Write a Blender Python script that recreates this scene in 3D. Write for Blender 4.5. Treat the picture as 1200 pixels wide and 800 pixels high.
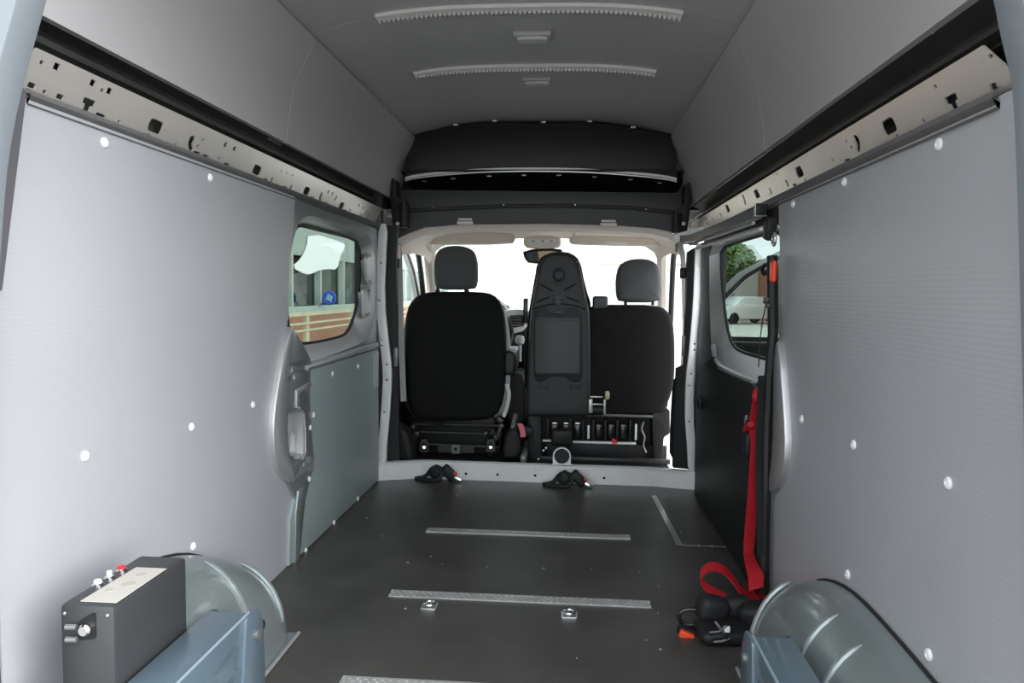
import bpy, bmesh, math, random
from mathutils import Vector, Matrix
random.seed(7)
scene = bpy.context.scene
COL = scene.collection
for o in list(bpy.data.objects): bpy.data.objects.remove(o)

# ------------------------------------------------------------------ camera
F = 890.0; VPX, VPY, ROLL = 671.0, 343.0, 0.017
CAM = Vector((0.18, -3.87, 0.966))
fy = Vector((VPX-600, VPY-400, F)).normalized()
up = Vector((ROLL, -1, 0)); up = (up - fy*up.dot(fy)).normalized()
rx = fy.cross(up)
if rx.x < 0: rx = -rx
cam = bpy.data.cameras.new('camera'); cam_o = bpy.data.objects.new('camera', cam); COL.objects.link(cam_o)
cam.sensor_width = 36; cam.lens = F/1200*36; cam.clip_start = 0.02; cam.clip_end = 500
def w2(c): return Vector((rx.dot(c), fy.dot(c), up.dot(c)))
cr, cd, cf = w2(Vector((1,0,0))), w2(Vector((0,1,0))), w2(Vector((0,0,1)))
Rm = Matrix((cr, -cd, -cf)).transposed().to_4x4(); Rm.translation = CAM
cam_o.matrix_world = Rm
scene.camera = cam_o

# ------------------------------------------------------------------ sky and exposure
world = bpy.data.worlds.new('sky'); scene.world = world; world.use_nodes = True
bg = world.node_tree.nodes['Background']; bg.inputs[0].default_value = (0.90, 0.95, 1.0, 1); bg.inputs[1].default_value = 1.0
scene.view_settings.view_transform = 'Standard'; scene.view_settings.look = 'None'
scene.view_settings.gamma = 1; scene.view_settings.use_curve_mapping = False
scene.view_settings.exposure = 1.75
sun = bpy.data.lights.new('hazy_sun_offscreen', 'SUN'); sun.energy = 1.45; sun.angle = math.radians(50); sun.color = (1.0, .99, .98)
sun_o = bpy.data.objects.new('hazy_sun_offscreen', sun); COL.objects.link(sun_o)
sun_o.rotation_euler = Vector((.80, -.58, .40)).to_track_quat('Z', 'Y').to_euler()

# ------------------------------------------------------------------ pixel helpers
def ray(x, y): return w2(Vector((x-600, y-400, F)))
def onX(x, y, X): d = ray(x, y); return CAM + d*((X-CAM.x)/d.x)
def onY(x, y, Y): d = ray(x, y); return CAM + d*((Y-CAM.y)/d.y)
def onZ(x, y, Z): d = ray(x, y); return CAM + d*((Z-CAM.z)/d.z)
def onP(x, y, p, n): d = ray(x, y); return CAM + d*((Vector(p)-CAM).dot(n)/d.dot(n))
def LX(pts, X): return [(onX(a, b, X).y, onX(a, b, X).z) for a, b in pts]
def LY(pts, Y): return [(onY(a, b, Y).x, onY(a, b, Y).z) for a, b in pts]

# ------------------------------------------------------------------ materials
MATS = {}
def mat(name, col, rough=0.5, metal=0.0, noise=0.0, nscale=8, bump=0.0, bscale=60, wave=None, spec=0.5, emit=None, coat=0.0):
    if name in MATS: return MATS[name]
    m = bpy.data.materials.new(name); m.use_nodes = True; nt = m.node_tree; b = nt.nodes['Principled BSDF']
    b.inputs['Base Color'].default_value = (*col, 1); b.inputs['Roughness'].default_value = rough
    b.inputs['Metallic'].default_value = metal; b.inputs['Specular IOR Level'].default_value = spec
    b.inputs['Coat Weight'].default_value = coat
    tc = nt.nodes.new('ShaderNodeTexCoord')
    if noise > 0:
        n = nt.nodes.new('ShaderNodeTexNoise'); n.inputs['Scale'].default_value = nscale; n.inputs['Detail'].default_value = 6
        nt.links.new(tc.outputs['Object'], n.inputs['Vector'])
        r = nt.nodes.new('ShaderNodeValToRGB')
        r.color_ramp.elements[0].position = 0.3; r.color_ramp.elements[1].position = 0.7
        r.color_ramp.elements[0].color = (*[c*(1-noise) for c in col], 1); r.color_ramp.elements[1].color = (*[min(1, c*(1+noise)) for c in col], 1)
        nt.links.new(n.outputs['Fac'], r.inputs['Fac']); nt.links.new(r.outputs['Color'], b.inputs['Base Color'])
    h = None
    if bump > 0:
        n2 = nt.nodes.new('ShaderNodeTexNoise'); n2.inputs['Scale'].default_value = bscale; n2.inputs['Detail'].default_value = 4
        nt.links.new(tc.outputs['Object'], n2.inputs['Vector']); h = n2.outputs['Fac']; s = bump
    if wave:
        axis, sc, s = wave
        wv = nt.nodes.new('ShaderNodeTexWave'); wv.wave_type = 'BANDS'; wv.bands_direction = axis; wv.inputs['Scale'].default_value = sc
        nt.links.new(tc.outputs['Object'], wv.inputs['Vector']); h = wv.outputs['Fac']
    if h:
        bp = nt.nodes.new('ShaderNodeBump'); bp.inputs['Strength'].default_value = s; bp.inputs['Distance'].default_value = 0.003
        nt.links.new(h, bp.inputs['Height']); nt.links.new(bp.outputs['Normal'], b.inputs['Normal'])
    if emit:
        b.inputs['Emission Color'].default_value = (*emit[:3], 1); b.inputs['Emission Strength'].default_value = emit[3]
    MATS[name] = m; return m
def glass(name, tint, gloss=0.08):
    if name in MATS: return MATS[name]
    m = bpy.data.materials.new(name); m.use_nodes = True; nt = m.node_tree; nt.nodes.clear()
    o = nt.nodes.new('ShaderNodeOutputMaterial'); t = nt.nodes.new('ShaderNodeBsdfTransparent'); g = nt.nodes.new('ShaderNodeBsdfGlossy'); x = nt.nodes.new('ShaderNodeMixShader')
    t.inputs[0].default_value = (*tint, 1); g.inputs['Roughness'].default_value = 0.02; x.inputs[0].default_value = gloss
    nt.links.new(t.outputs[0], x.inputs[1]); nt.links.new(g.outputs[0], x.inputs[2]); nt.links.new(x.outputs[0], o.inputs[0])
    MATS[name] = m; return m
def brick_mat():
    m = bpy.data.materials.new('far_brick'); m.use_nodes = True; nt = m.node_tree; b = nt.nodes['Principled BSDF']; b.inputs['Roughness'].default_value = 0.9
    tc = nt.nodes.new('ShaderNodeTexCoord'); mp = nt.nodes.new('ShaderNodeMapping'); mp.inputs['Rotation'].default_value = (math.pi/2, 0, math.pi/2)
    t = nt.nodes.new('ShaderNodeTexBrick'); t.inputs['Color1'].default_value = (.44,.115,.06,1); t.inputs['Color2'].default_value = (.36,.09,.05,1); t.inputs['Mortar'].default_value = (.40,.2,.13,1)
    t.inputs['Scale'].default_value = 1; t.inputs['Brick Width'].default_value = .25; t.inputs['Row Height'].default_value = .08; t.inputs['Mortar Size'].default_value = .008
    nt.links.new(tc.outputs['Object'], mp.inputs[0]); nt.links.new(mp.outputs[0], t.inputs[0]); nt.links.new(t.outputs[0], b.inputs['Base Color'])
    return m
PANEL = mat('fluted_grey_panel', (.405,.412,.44), .38, noise=.03, nscale=3, wave=('Z', 32, .05))
DPANEL = mat('teal_grey_door_panel', (.27,.325,.33), .42, noise=.04, nscale=4, bump=.04, bscale=300)
LINER = mat('grey_roof_lining', (.465,.45,.46), .45, noise=.03, nscale=3, bump=.05, bscale=400)
FLOORM = mat('black_rubber_floor', (.062,.061,.055), .36, noise=.25, nscale=5, bump=.18, bscale=500)
CREAM = mat('primed_steel_rail', (.78,.74,.70), .30, .6, noise=.03, nscale=6)
SILVER = mat('silver_body_paint', (.52,.53,.54), .32, .55, noise=.03, nscale=5)
GREENSTEEL = mat('grey_green_body_paint', (.27,.31,.31), .28, .45, noise=.05, nscale=5, coat=.3)
WHITESTEEL = mat('white_primed_steel', (.78,.79,.79), .4, .1, noise=.05, nscale=8)
ALU = mat('brushed_aluminium', (.62,.62,.62), .28, .9, noise=.05, nscale=40)
ALUW = mat('bright_aluminium', (.85,.83,.81), .4, .2)
CHROME = mat('polished_steel', (.75,.75,.75), .15, 1)
DARKCH = mat('dark_grey_channel', (.045,.045,.045), .35, .2, noise=.15, nscale=10)
BLACK = mat('black_plastic', (.015,.015,.016), .48, bump=.05, bscale=400, spec=.3)
BLACKG = mat('black_gloss_plastic', (.015,.015,.016), .2)
FABRIC = mat('black_seat_fabric', (.0075,.0075,.008), .8, noise=.2, nscale=90, bump=.3, bscale=500, spec=.2)
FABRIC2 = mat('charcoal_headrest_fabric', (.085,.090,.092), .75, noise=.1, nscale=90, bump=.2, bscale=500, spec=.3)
LFABRIC = mat('pale_trim_and_lit_bolster', (.42,.43,.44), .8, bump=.2, bscale=400)
HARD = mat('charcoal_hard_plastic', (.020,.0205,.022), .45, bump=.08, bscale=350, spec=.35)
HARD2 = mat('slate_plastic_panel', (.048,.049,.052), .5, bump=.08, bscale=350)
BEIGE = mat('beige_headliner', (.88,.81,.75), .85, bump=.15, bscale=300)
BEIGE2 = mat('pale_visor_cloth', (.72,.66,.60), .85)
WHITEP = mat('white_nylon', (.85,.86,.88), .35)
BLUE = mat('blue_grey_painted_steel', (.105,.15,.185), .3, .1, coat=.4, noise=.06, nscale=6)
GREYBOX = mat('graphite_metal_box', (.05,.052,.055), .42, .2, bump=.1, bscale=200)
LABEL = mat('cream_label', (.52,.50,.45), .55)
FAINT = mat('faded_label_print', (.44,.42,.37), .6)
RED = mat('red_webbing', (.48,.012,.022), .6, bump=.3, bscale=300)
REDP = mat('red_button', (.75,.03,.03), .35)
ORANGE = mat('orange_red_button', (.85,.075,.025), .35)
PINK = mat('pink_ribbon', (.75,.16,.22), .5)
WEB = mat('black_webbing', (.014,.014,.015), .65, bump=.3, bscale=300)
SEAL = mat('black_rubber_seal', (.012,.012,.012), .55)
DPILLAR = mat('mauve_grey_pillar', (.12,.115,.13), .5)
LPILLAR = mat('pale_blue_grey_trim', (.20,.225,.25), .5)
CRM = mat('cream_plastic_reel', (.55,.52,.38), .4)
GLASS_T = glass('tinted_side_glass', (.50,.55,.53), .05)
GLASS_C = glass('clear_windscreen_glass', (.90,.93,.92), .04)
BRICK = brick_mat()

# ------------------------------------------------------------------ mesh helpers
def finish(me, ang=35):
    for p in me.polygons: p.use_smooth = True
    me.set_sharp_from_angle(angle=math.radians(ang)); return me
def tag(o, label=None, cat=None, group=None, kind=None):
    if label: o['label'] = label
    if cat: o['category'] = cat
    if group: o['group'] = group
    if kind: o['kind'] = kind
    return o
def obj(name, me, m=None, parent=None, label=None, cat=None, group=None, kind=None):
    o = bpy.data.objects.new(name, me); COL.objects.link(o)
    if m and me is not None and not me.materials: me.materials.append(m)
    if parent is not None:
        o.parent = parent; o.matrix_parent_inverse = Matrix.Translation(-parent.location)
    return tag(o, label, cat, group, kind)
def thing(name, loc, label, cat, group=None, kind=None):
    o = bpy.data.objects.new(name, None); COL.objects.link(o); o.location = loc; o.empty_display_size = .05
    return tag(o, label, cat, group, kind)
def bm_me(bm, ang=35):
    bmesh.ops.recalc_face_normals(bm, faces=bm.faces)
    me = bpy.data.meshes.new('m'); bm.to_mesh(me); bm.free(); return finish(me, ang)
def add_box(bm, c, s, r=0.0, seg=2, rot=None):
    M = Matrix.Translation(Vector(c)) @ (rot.to_4x4() if rot else Matrix()) @ Matrix.Diagonal((*s, 1))
    g = bmesh.ops.create_cube(bm, size=1, matrix=M)
    if r > 0:
        es = list({e for v in g['verts'] for e in v.link_edges})
        bmesh.ops.bevel(bm, geom=es, offset=r, segments=seg, affect='EDGES', profile=.5)
def box(c, s, r=0.0, seg=2, rot=None):
    bm = bmesh.new(); add_box(bm, c, s, r, seg, rot); return bm_me(bm)
def boxes(L):
    bm = bmesh.new()
    for a in L: add_box(bm, *a)
    return bm_me(bm)
def b2(lo, hi, r=0.0): return box([(a+b)/2 for a, b in zip(lo, hi)], [b-a for a, b in zip(lo, hi)], r)
def frames(pts):
    out = []
    for i, p in enumerate(pts):
        t = (pts[min(i+1, len(pts)-1)] - pts[max(i-1, 0)]).normalized(); out.append(t)
    return out
def add_tube(bm, pts, r, n=8, cap=True):
    pts = [Vector(p) for p in pts]; T = frames(pts); rs = r if isinstance(r, (list, tuple)) else [r]*len(pts)
    a = Vector((0, 0, 1)) if abs(T[0].z) < .9 else Vector((1, 0, 0)); u = T[0].cross(a).normalized(); rings = []
    for p, t, q in zip(pts, T, rs):
        u = (u - t*u.dot(t)).normalized(); v = t.cross(u)
        rings.append([bm.verts.new(p + (u*math.cos(2*math.pi*k/n) + v*math.sin(2*math.pi*k/n))*q) for k in range(n)])
    for A, B in zip(rings, rings[1:]):
        for k in range(n): bm.faces.new((A[k], A[(k+1) % n], B[(k+1) % n], B[k]))
    if cap: bm.faces.new(rings[0][::-1]); bm.faces.new(rings[-1])
def tube(pts, r, n=8):
    bm = bmesh.new(); add_tube(bm, pts, r, n); return bm_me(bm)
def smooth_path(pts, k=2):
    pts = [Vector(p) for p in pts]
    for _ in range(k):
        q = [pts[0]]
        for a, b in zip(pts, pts[1:]): q += [a*.75+b*.25, a*.25+b*.75]
        q.append(pts[-1]); pts = q
    return pts
def smooth_poly(pts, k=2):
    pts = [Vector((a, b)) for a, b in pts]
    for _ in range(k):
        q = []
        for i, a in enumerate(pts):
            b = pts[(i+1) % len(pts)]; q += [a*.75+b*.25, a*.25+b*.75]
        pts = q
    return [(p.x, p.y) for p in pts]
def rounded(pts, r, n=4):
    out = []; P = [Vector(p) for p in pts]
    for i, p in enumerate(P):
        a = (P[i-1]-p); b = (P[(i+1) % len(P)]-p); d = min(r, a.length*.45, b.length*.45)
        s, e = p+a.normalized()*d, p+b.normalized()*d
        for k in range(n+1):
            t = k/n; out.append(tuple(s*(1-t)**2 + p*2*t*(1-t) + e*t*t))
    return out
def rrect(cx, cy, w, h, r, n=3): return rounded([(cx-w/2,cy-h/2),(cx+w/2,cy-h/2),(cx+w/2,cy+h/2),(cx-w/2,cy+h/2)], r, n)
def fill2d(outline, holes, e, bev=0.0):
    cu = bpy.data.curves.new('c', 'CURVE'); cu.dimensions = '2D'; cu.fill_mode = 'BOTH'; cu.extrude = e; cu.bevel_depth = bev; cu.bevel_resolution = 1; cu.offset = -bev
    for poly in [outline]+list(holes):
        s = cu.splines.new('POLY'); s.points.add(len(poly)-1)
        for p, q in zip(s.points, poly): p.co = (q[0], q[1], 0, 1)
        s.use_cyclic_u = True
    o = bpy.data.objects.new('c', cu); me = bpy.data.meshes.new_from_object(o); bpy.data.objects.remove(o); bpy.data.curves.remove(cu); return me
def plate(axis, outline, pos, th, holes=(), bev=0.0, warp=None, cuts=()):
    """plate in the plane axis=pos..pos+th, outline given in the other two axes"""
    me = fill2d(outline, holes, abs(th)/2, bev); bm = bmesh.new(); bm.from_mesh(me); bpy.data.meshes.remove(me)
    bmesh.ops.remove_doubles(bm, verts=bm.verts, dist=1e-6)
    for c in cuts:
        bmesh.ops.bisect_plane(bm, geom=bm.verts[:]+bm.edges[:]+bm.faces[:], plane_co=(0, c, 0), plane_no=(0, 1, 0))
    mid = pos+th/2
    for v in bm.verts:
        u, w, t = v.co
        v.co = (mid+t, u, w) if axis == 'X' else ((u, mid+t, w) if axis == 'Y' else (u, w, mid+t))
        if warp: v.co = warp(v.co)
    return bm_me(bm, 30)
def extrude_profile(prof, y0, y1, th=0.0, n=1, close=False):
    """open polyline of (x,z) extruded along y, given a thickness along its normal"""
    P = [Vector((a, 0, b)) for a, b in prof]; bm = bmesh.new()
    if th:
        Q = []
        for i, p in enumerate(P):
            t = (P[min(i+1, len(P)-1)]-P[max(i-1, 0)]).normalized(); Q.append(p+Vector((t.z, 0, -t.x))*th)
        P = P+Q[::-1]; close = True
    rows = [[bm.verts.new(p+Vector((0, y0+(y1-y0)*k/n, 0))) for p in P] for k in range(n+1)]
    N = len(P)
    for A, B in zip(rows, rows[1:]):
        for k in range(N if close else N-1): bm.faces.new((A[k], A[(k+1) % N], B[(k+1) % N], B[k]))
    if close: bm.faces.new(rows[0][::-1]); bm.faces.new(rows[-1])
    return bm_me(bm, 30)
def bridge(A, B, pa, pb):
    """surface between two outlines (same count) in x-planes pa and pb"""
    bm = bmesh.new(); a = [bm.verts.new((pa, *p)) for p in A]; b = [bm.verts.new((pb, *p)) for p in B]; n = len(a)
    for k in range(n): bm.faces.new((a[k], a[(k+1) % n], b[(k+1) % n], b[k]))
    return bm_me(bm, 50)
def resample(poly, n, start=None):
    P = [Vector(p) for p in poly]; c = sum(P, Vector((0, 0)))/len(P); out = []
    for k in range(n):
        a = 2*math.pi*k/n; d = Vector((math.cos(a), math.sin(a))); best = 0
        for p, q in zip(P, P[1:]+P[:1]):
            e = q-p; den = d.x*e.y-d.y*e.x
            if abs(den) < 1e-12: continue
            w = p-c; t = (w.x*e.y-w.y*e.x)/den; s = (w.x*d.y-w.y*d.x)/den
            if t > 0 and -1e-6 <= s <= 1+1e-6: best = max(best, t)
        out.append(tuple(c+d*best))
    return out
def pillow(outline, y0, th, r, crown=0.0, seg=4, k=2, cfront=None):
    """soft solid: outline in xz, back (towards -y) at y0, front at y0+th, edges rounded by r"""
    P = [Vector(p) for p in (smooth_poly(outline, k) if k else outline)]; n = len(P)
    if sum(P[i].x*P[(i+1) % n].y-P[(i+1) % n].x*P[i].y for i in range(n)) < 0: P.reverse()
    N = []
    for i in range(n):
        t = (P[(i+1) % n]-P[i-1]).normalized(); N.append(Vector((-t.y, t.x)))
    c = sum(P, Vector((0, 0)))/n; bm = bmesh.new(); rings = []
    prof = []
    for s in (1, 0.85, 0.65, 0.4, 0.2):
        prof.append((r, s, -1))
    for j in range(seg+1):
        a = j/seg*math.pi/2; prof.append((r*(1-math.sin(a)), None, (y0+r-r*math.cos(a))))
    back = []
    cf = crown if cfront is None else cfront
    def ring(ins, f, y): return [bm.verts.new((q.x, y, q.y)) for q in [(p+nn*ins-c)*f+c for p, nn in zip(P, N)]]
    for f in (.25, .5, .75, .92): rings.append(ring(r, f, y0-crown*(1-f*f)))
    for j in range(seg+1):
        a = j/seg*math.pi/2; rings.append(ring(r*(1-math.sin(a)), 1, y0+r*(1-math.cos(a))))
    for j in range(seg, -1, -1):
        a = j/seg*math.pi/2; rings.append(ring(r*(1-math.sin(a)), 1, y0+th-r*(1-math.cos(a))))
    for f in (.92, .75, .5, .25): rings.append(ring(r, f, y0+th+cf*(1-f*f)))
    for A, B in zip(rings, rings[1:]):
        for i in range(n): bm.faces.new((A[i], A[(i+1) % n], B[(i+1) % n], B[i]))
    bm.faces.new(rings[0][::-1]); bm.faces.new(rings[-1])
    bmesh.ops.remove_doubles(bm, verts=bm.verts, dist=1e-5)
    return bm_me(bm, 50)
def lathe(prof, n=16, axis='Z', loc=(0, 0, 0)):
    bm = bmesh.new(); rings = []
    for r, h in prof:
        rg = []
        for k in range(n):
            a = 2*math.pi*k/n; x, y = r*math.cos(a), r*math.sin(a)
            p = {'Z': (x, y, h), 'X': (h, x, y), 'Y': (x, h, y)}[axis]; rg.append(bm.verts.new(Vector(p)+Vector(loc)))
        rings.append(rg)
    for A, B in zip(rings, rings[1:]):
        for k in range(n): bm.faces.new((A[k], A[(k+1) % n], B[(k+1) % n], B[k]))
    bm.faces.new(rings[0][::-1]); bm.faces.new(rings[-1])
    return bm_me(bm)
def add_ribbon(bm, pts, wv, w, th=.0025):
    pts = [Vector(p) for p in pts]; T = frames(pts); rows = []
    for i, (p, t) in enumerate(zip(pts, T)):
        d = wv[i] if isinstance(wv, list) else wv; d = Vector(d).normalized(); nn = t.cross(d).normalized(); ww = w[i] if isinstance(w, list) else w
        rows.append([bm.verts.new(p+d*a*ww/2+nn*b*th/2) for a, b in ((-1,-1),(1,-1),(1,1),(-1,1))])
    for A, B in zip(rows, rows[1:]):
        for k in range(4): bm.faces.new((A[k], A[(k+1) % 4], B[(k+1) % 4], B[k]))
    bm.faces.new(rows[0][::-1]); bm.faces.new(rows[-1])
def ribbon(pts, wv, w, th=.0025):
    bm = bmesh.new(); add_ribbon(bm, pts, wv, w, th); return bm_me(bm, 50)

def carve(o, cutters):
    """cut real grooves or holes: subtract each closed cutter mesh from the object"""
    for cm in cutters:
        c = bpy.data.objects.new('cutter', cm); COL.objects.link(c)
        md = o.modifiers.new('cut', 'BOOLEAN'); md.operation = 'DIFFERENCE'; md.object = c; md.solver = 'EXACT'
        bpy.context.view_layer.update(); dg = bpy.context.evaluated_depsgraph_get()
        me = bpy.data.meshes.new_from_object(o.evaluated_get(dg)); o.modifiers.clear(); o.data = finish(me, 35)
        bpy.data.objects.remove(c)
def cup(A, pa, pb, f=.9):
    """open pressed pocket: rim outline A in the plane x=pa, floor at x=pb"""
    P = [Vector(p) for p in A]; c = sum(P, Vector((0, 0)))/len(P); bm = bmesh.new()
    a = [bm.verts.new((pa, *p)) for p in P]; b = [bm.verts.new((pb, *((p-c)*f+c))) for p in P]; n = len(a)
    for k in range(n): bm.faces.new((a[k], a[(k+1) % n], b[(k+1) % n], b[k]))
    bm.faces.new(b); return bm_me(bm, 40)
def disc(u, v, r, n=12): return [(u+r*math.cos(2*math.pi*k/n), v+r*math.sin(2*math.pi*k/n)) for k in range(n)]
RIVET = lathe([(.011,0),(.011,.002),(.009,.0045),(.0045,.0055),(.004,.004),(.001,.0035)], 14)
RIVET.materials.append(WHITEP)
SCREW = lathe([(.005,0),(.005,.0015),(.0035,.003),(.001,.003)], 8); SCREW.materials.append(ALU)
def rivet(p, n, parent, me=RIVET, name='push_rivet', s=1.0):
    o = bpy.data.objects.new(name, me); COL.objects.link(o)
    q = Vector((0, 0, 1)).rotation_difference(Vector(n))
    o.parent = parent; o.matrix_parent_inverse = Matrix.Translation(-parent.location)
    o.location = p; o.rotation_mode = 'QUATERNION'; o.rotation_quaternion = q; o.scale = (s, s, s); return o

# ================================================================== STRUCTURE
# ---------------- floor
fl = obj('floor', plate('Z', [(-.86,-2.86),(.86,-2.86),(.86,-.12),(.80,-.105),(.60,-.055),(-.58,-.045),(-.79,-.12),(-.86,-.14)], -.03, .03), FLOORM,
    label='black rubber cargo floor of the van running up to the cab sill', cat='floor', kind='structure')
for a, b in ((430,607),(448,628),(505,652),(478,659),(518,661),(571,664),(637,666),(693,667),(749,670),(484,577),(509,579),(536,581),(524,604),(564,613),(747,618),(798,624),(836,625),(772,687),(771,718),(757,750),(774,761),(475,713),(676,771),(819,598)):
    rivet(onZ(a, b, 0), (0,0,1), fl, SCREW, 'floor_screw', random.choice((.6,.8,1.0)))
# cab floor
obj('floor_cab', b2((-.86,-.04,-.03),(.705,1.75,.05)), BLACK, label='black cab floor in front of the cargo sill', cat='floor', kind='structure')
# sill
sill_o = [(-.80,-.122),(-.58,-.048),(.60,-.06),(.80,-.105)]
bm = bmesh.new()
rows = []
for x, y in sill_o:
    rows.append([bm.verts.new(q) for q in ((x,y+.051,-.005),(x,y+.051,.074),(x,y,.0745),(x,y+.012,.087),(x,y+.055,.087),(x,y+.055,-.005))])
for A, B in zip(rows, rows[1:]):
    for k in range(6): bm.faces.new((A[k], A[(k+1)%6], B[(k+1)%6], B[k]))
bm.faces.new(rows[0][::-1]); bm.faces.new(rows[-1])
sill = obj('trim_1', bm_me(bm), WHITESTEEL, label='white steel sill across the front edge of the cargo floor', cat='sill', kind='structure')
sill_holes = ((450,557,1.3),(451,549,.7),(546,555,1.2),(583,556,1.2),(627,557,1.2),(564,548,.6),(627,550,.6),(708,560,1.2),(690,552,.6),(753,553,.6),(806,569,1.4),(805,561,.7),(796,567,.8))
for k in range(3):
    P0 = Vector((*sill_o[k], 0)); P1 = Vector((*sill_o[k+1], 0)); L = (P1-P0).length; D = (P1-P0)/L; NI = Vector((-D.y, D.x, 0))
    H = []
    for a, b, r in sill_holes:
        if (a < 495, 495 <= a <= 765, a > 765)[k]:
            p = onP(a, b, P0, NI); H.append(disc((p-P0).dot(D), p.z, .006*r))
    obj('sill_face', plate('Y', [(0,-.005),(L,-.005),(L,.075),(0,.075)], 0, .003, H, warp=lambda v: P0+D*v.x+NI*v.y+Vector((0,0,v.z))), WHITESTEEL, sill)

# ---------------- left side
def lining_left():
    edge = [(346,236),(344,262),(339,310),(338,372),(331,400),(323,468),(320,515),(325,546),(341,573),(346,592),(344,664)]
    pts = LX(edge, -.80); z0 = -.0
    out = [(-2.66, 0.0), (-2.66, 1.302)] + [(pts[0][0], 1.297)] + pts[1:-1] + [(pts[-1][0], 0.0)]
    return plate('X', out, -.80, -.003)
wl = obj('wall_left', lining_left(), PANEL, label='pale grey fluted lining panel behind the black control box', cat='wall', kind='structure')
for a, b in ((122,167),(246,208),(99,534),(224,500),(296,474),(226,640),(314,594)): 
    if a != 314: rivet(onX(a, b, -.80), (1,0,0), wl)

def rail(name, side, near_top, near_bot, far_top, far_bot, holes, label):
    X = .80*side
    out = LX([near_bot, near_top, far_top, far_bot], X)
    (y0b, z0b), (y0t, z0t), (y1t, z1t), (y1b, z1b) = out
    def zr(y): f = (y-y0b)/(y1b-y0b); return z0b+(z1b-z0b)*f, z0t+(z1t-z0t)*f
    H = []; used = []
    for a, b, t in holes:
        y, z = LX([(a, b)], X)[0]
        w, h, r = {'big': (.058,.028,.010), 'sq': (.017,.012,.002), 'tiny': (.010,.007,.002), 'tall': (.016,.020,.002), 'slot': (.032,.009,.0015), 'T': (.038,.03,0), 'bean': (.04,.038,0), 'sm': (.020,.009,.001)}[t]
        lo, hi = zr(y); z = max(lo+h/2+.003, min(hi-h/2-.003, z)); y = max(y0b+w/2+.03, min(y1b-w/2-.02, y))
        if any(abs(y-u[0]) < (w+u[2])/2+.002 and abs(z-u[1]) < (h+u[3])/2+.002 for u in used): continue
        used.append((y, z, w, h))
        if t == 'T': H.append([(y-.019,z+.012),(y-.019,z+.001),(y-.010,z),(y-.010,z-.014),(y+.010,z-.014),(y+.010,z),(y+.019,z+.001),(y+.019,z+.012)])
        elif t == 'bean': H.append(smooth_poly([(y-.019,z),(y-.017,z+.016),(y+.004,z+.019),(y+.008,z+.008),(y+.004,z-.001),(y+.019,z-.010),(y+.014,z-.019),(y-.004,z-.015)], 1))
        else: H.append(rrect(y, z, w, h, r, 2))
    bend = lambda v: v
    o = obj(name, plate('X', out, X, .004*side, H, warp=lambda v: Vector((v.x-side*.45*(v.z-(z0t+z1t)/2+.03), v.y, v.z))), CREAM, label=label, cat='rail', kind='structure')
    # closed box section behind the pierced face
    obj('back_channel', plate('X', [(y0b, z0b+.002), (y0t, z0t-.002), (y1t, z1t-.002), (y1b, z1b+.002)], X+side*.045, side*.004), GREYLIP, o)
    # rolled lower lip
    pr = [(X, z0b+.001), (X-side*.008, z0b-.004), (X-side*.010, z0b-.012), (X-side*.002, z0b-.017), (X+side*.004, z0b-.022), (X-side*.004, z0b-.028), (X+side*.02, z0b-.030)]
    m = extrude_profile(pr, 0, 1, .002)
    for v in m.vertices:
        f = v.co.y; v.co.z += (z1b-z0b)*f; v.co.y = (y0b+.03)+(y1b-y0b-.03)*f
    obj('rolled_lip', m, GREYLIP, o)
    # dark roller channel above the face
    pr = [(X+side*.004, z0t-.001), (X+side*.03, z0t+.004), (X+side*.034, z0t+.018), (X+side*.012, z0t+.026), (X+side*.010, z0t+.034), (X+side*.034, z0t+.040), (X+side*.040, z0t+.062), (X+side*.014, z0t+.078), (X-side*.004, z0t+.084), (X-side*.010, z0t+.092), (X+side*.01, z0t+.110)]
    m = extrude_profile(pr, 0, 1, .002)
    for v in m.vertices:
        f = v.co.y; d = v.co.z-z0t; v.co.z = z0t+(z1t-z0t)*f+d; v.co.y = (y0t-.02)+(.16-y0t+.02)*f
    obj('roller_channel', m, DARKCH, o)
    for k in range(7):
        yy = y0t+.35+k*.36
        rivet((X-side*.0075, yy, z0t+(z1t-z0t)*(yy-y0t)/(y1t-y0t)+.0885), (-side,0,.3), o, SCREW, 'channel_screw', .8)
    return o
GREYLIP = mat('grey_rolled_steel', (.20,.20,.20), .35, .4)
def h5(L, ox, oy): return [(ox+a/5, oy+b/5, t) for a, b, t in L]
HL = h5([(306,290,'sq'),(221,400,'sm'),(298,437,'tiny'),(386,466,'sm'),(520,386,'sq'),(582,428,'tiny'),(620,433,'sq'),(543,518,'T'),(628,592,'slot'),(733,612,'tiny'),(925,640,'big'),(908,693,'tiny'),(1064,744,'tiny'),(222,265,'tiny')], 0, 20)
HL += h5([(40,238,'bean'),(90,218,'tiny'),(76,253,'tiny'),(88,311,'slot'),(138,330,'slot'),(213,247,'sq'),(266,270,'sq'),(210,327,'tiny'),(260,380,'slot'),(423,395,'big'),(411,433,'tiny'),(487,468,'slot'),(517,457,'tall'),(575,411,'tiny'),(610,427,'tiny'),(545,403,'tiny'),(598,514,'slot'),(628,502,'tall'),(715,517,'big'),(757,575,'slot'),(798,555,'bean'),(836,607,'slot'),(824,523,'sq'),(848,533,'sq'),(875,560,'tall'),(920,605,'big'),(972,643,'tall'),(952,652,'slot'),(1033,667,'tall'),(1075,668,'bean'),(1055,640,'tall'),(1005,603,'sq'),(1030,617,'sq')], 220, 120)
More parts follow.
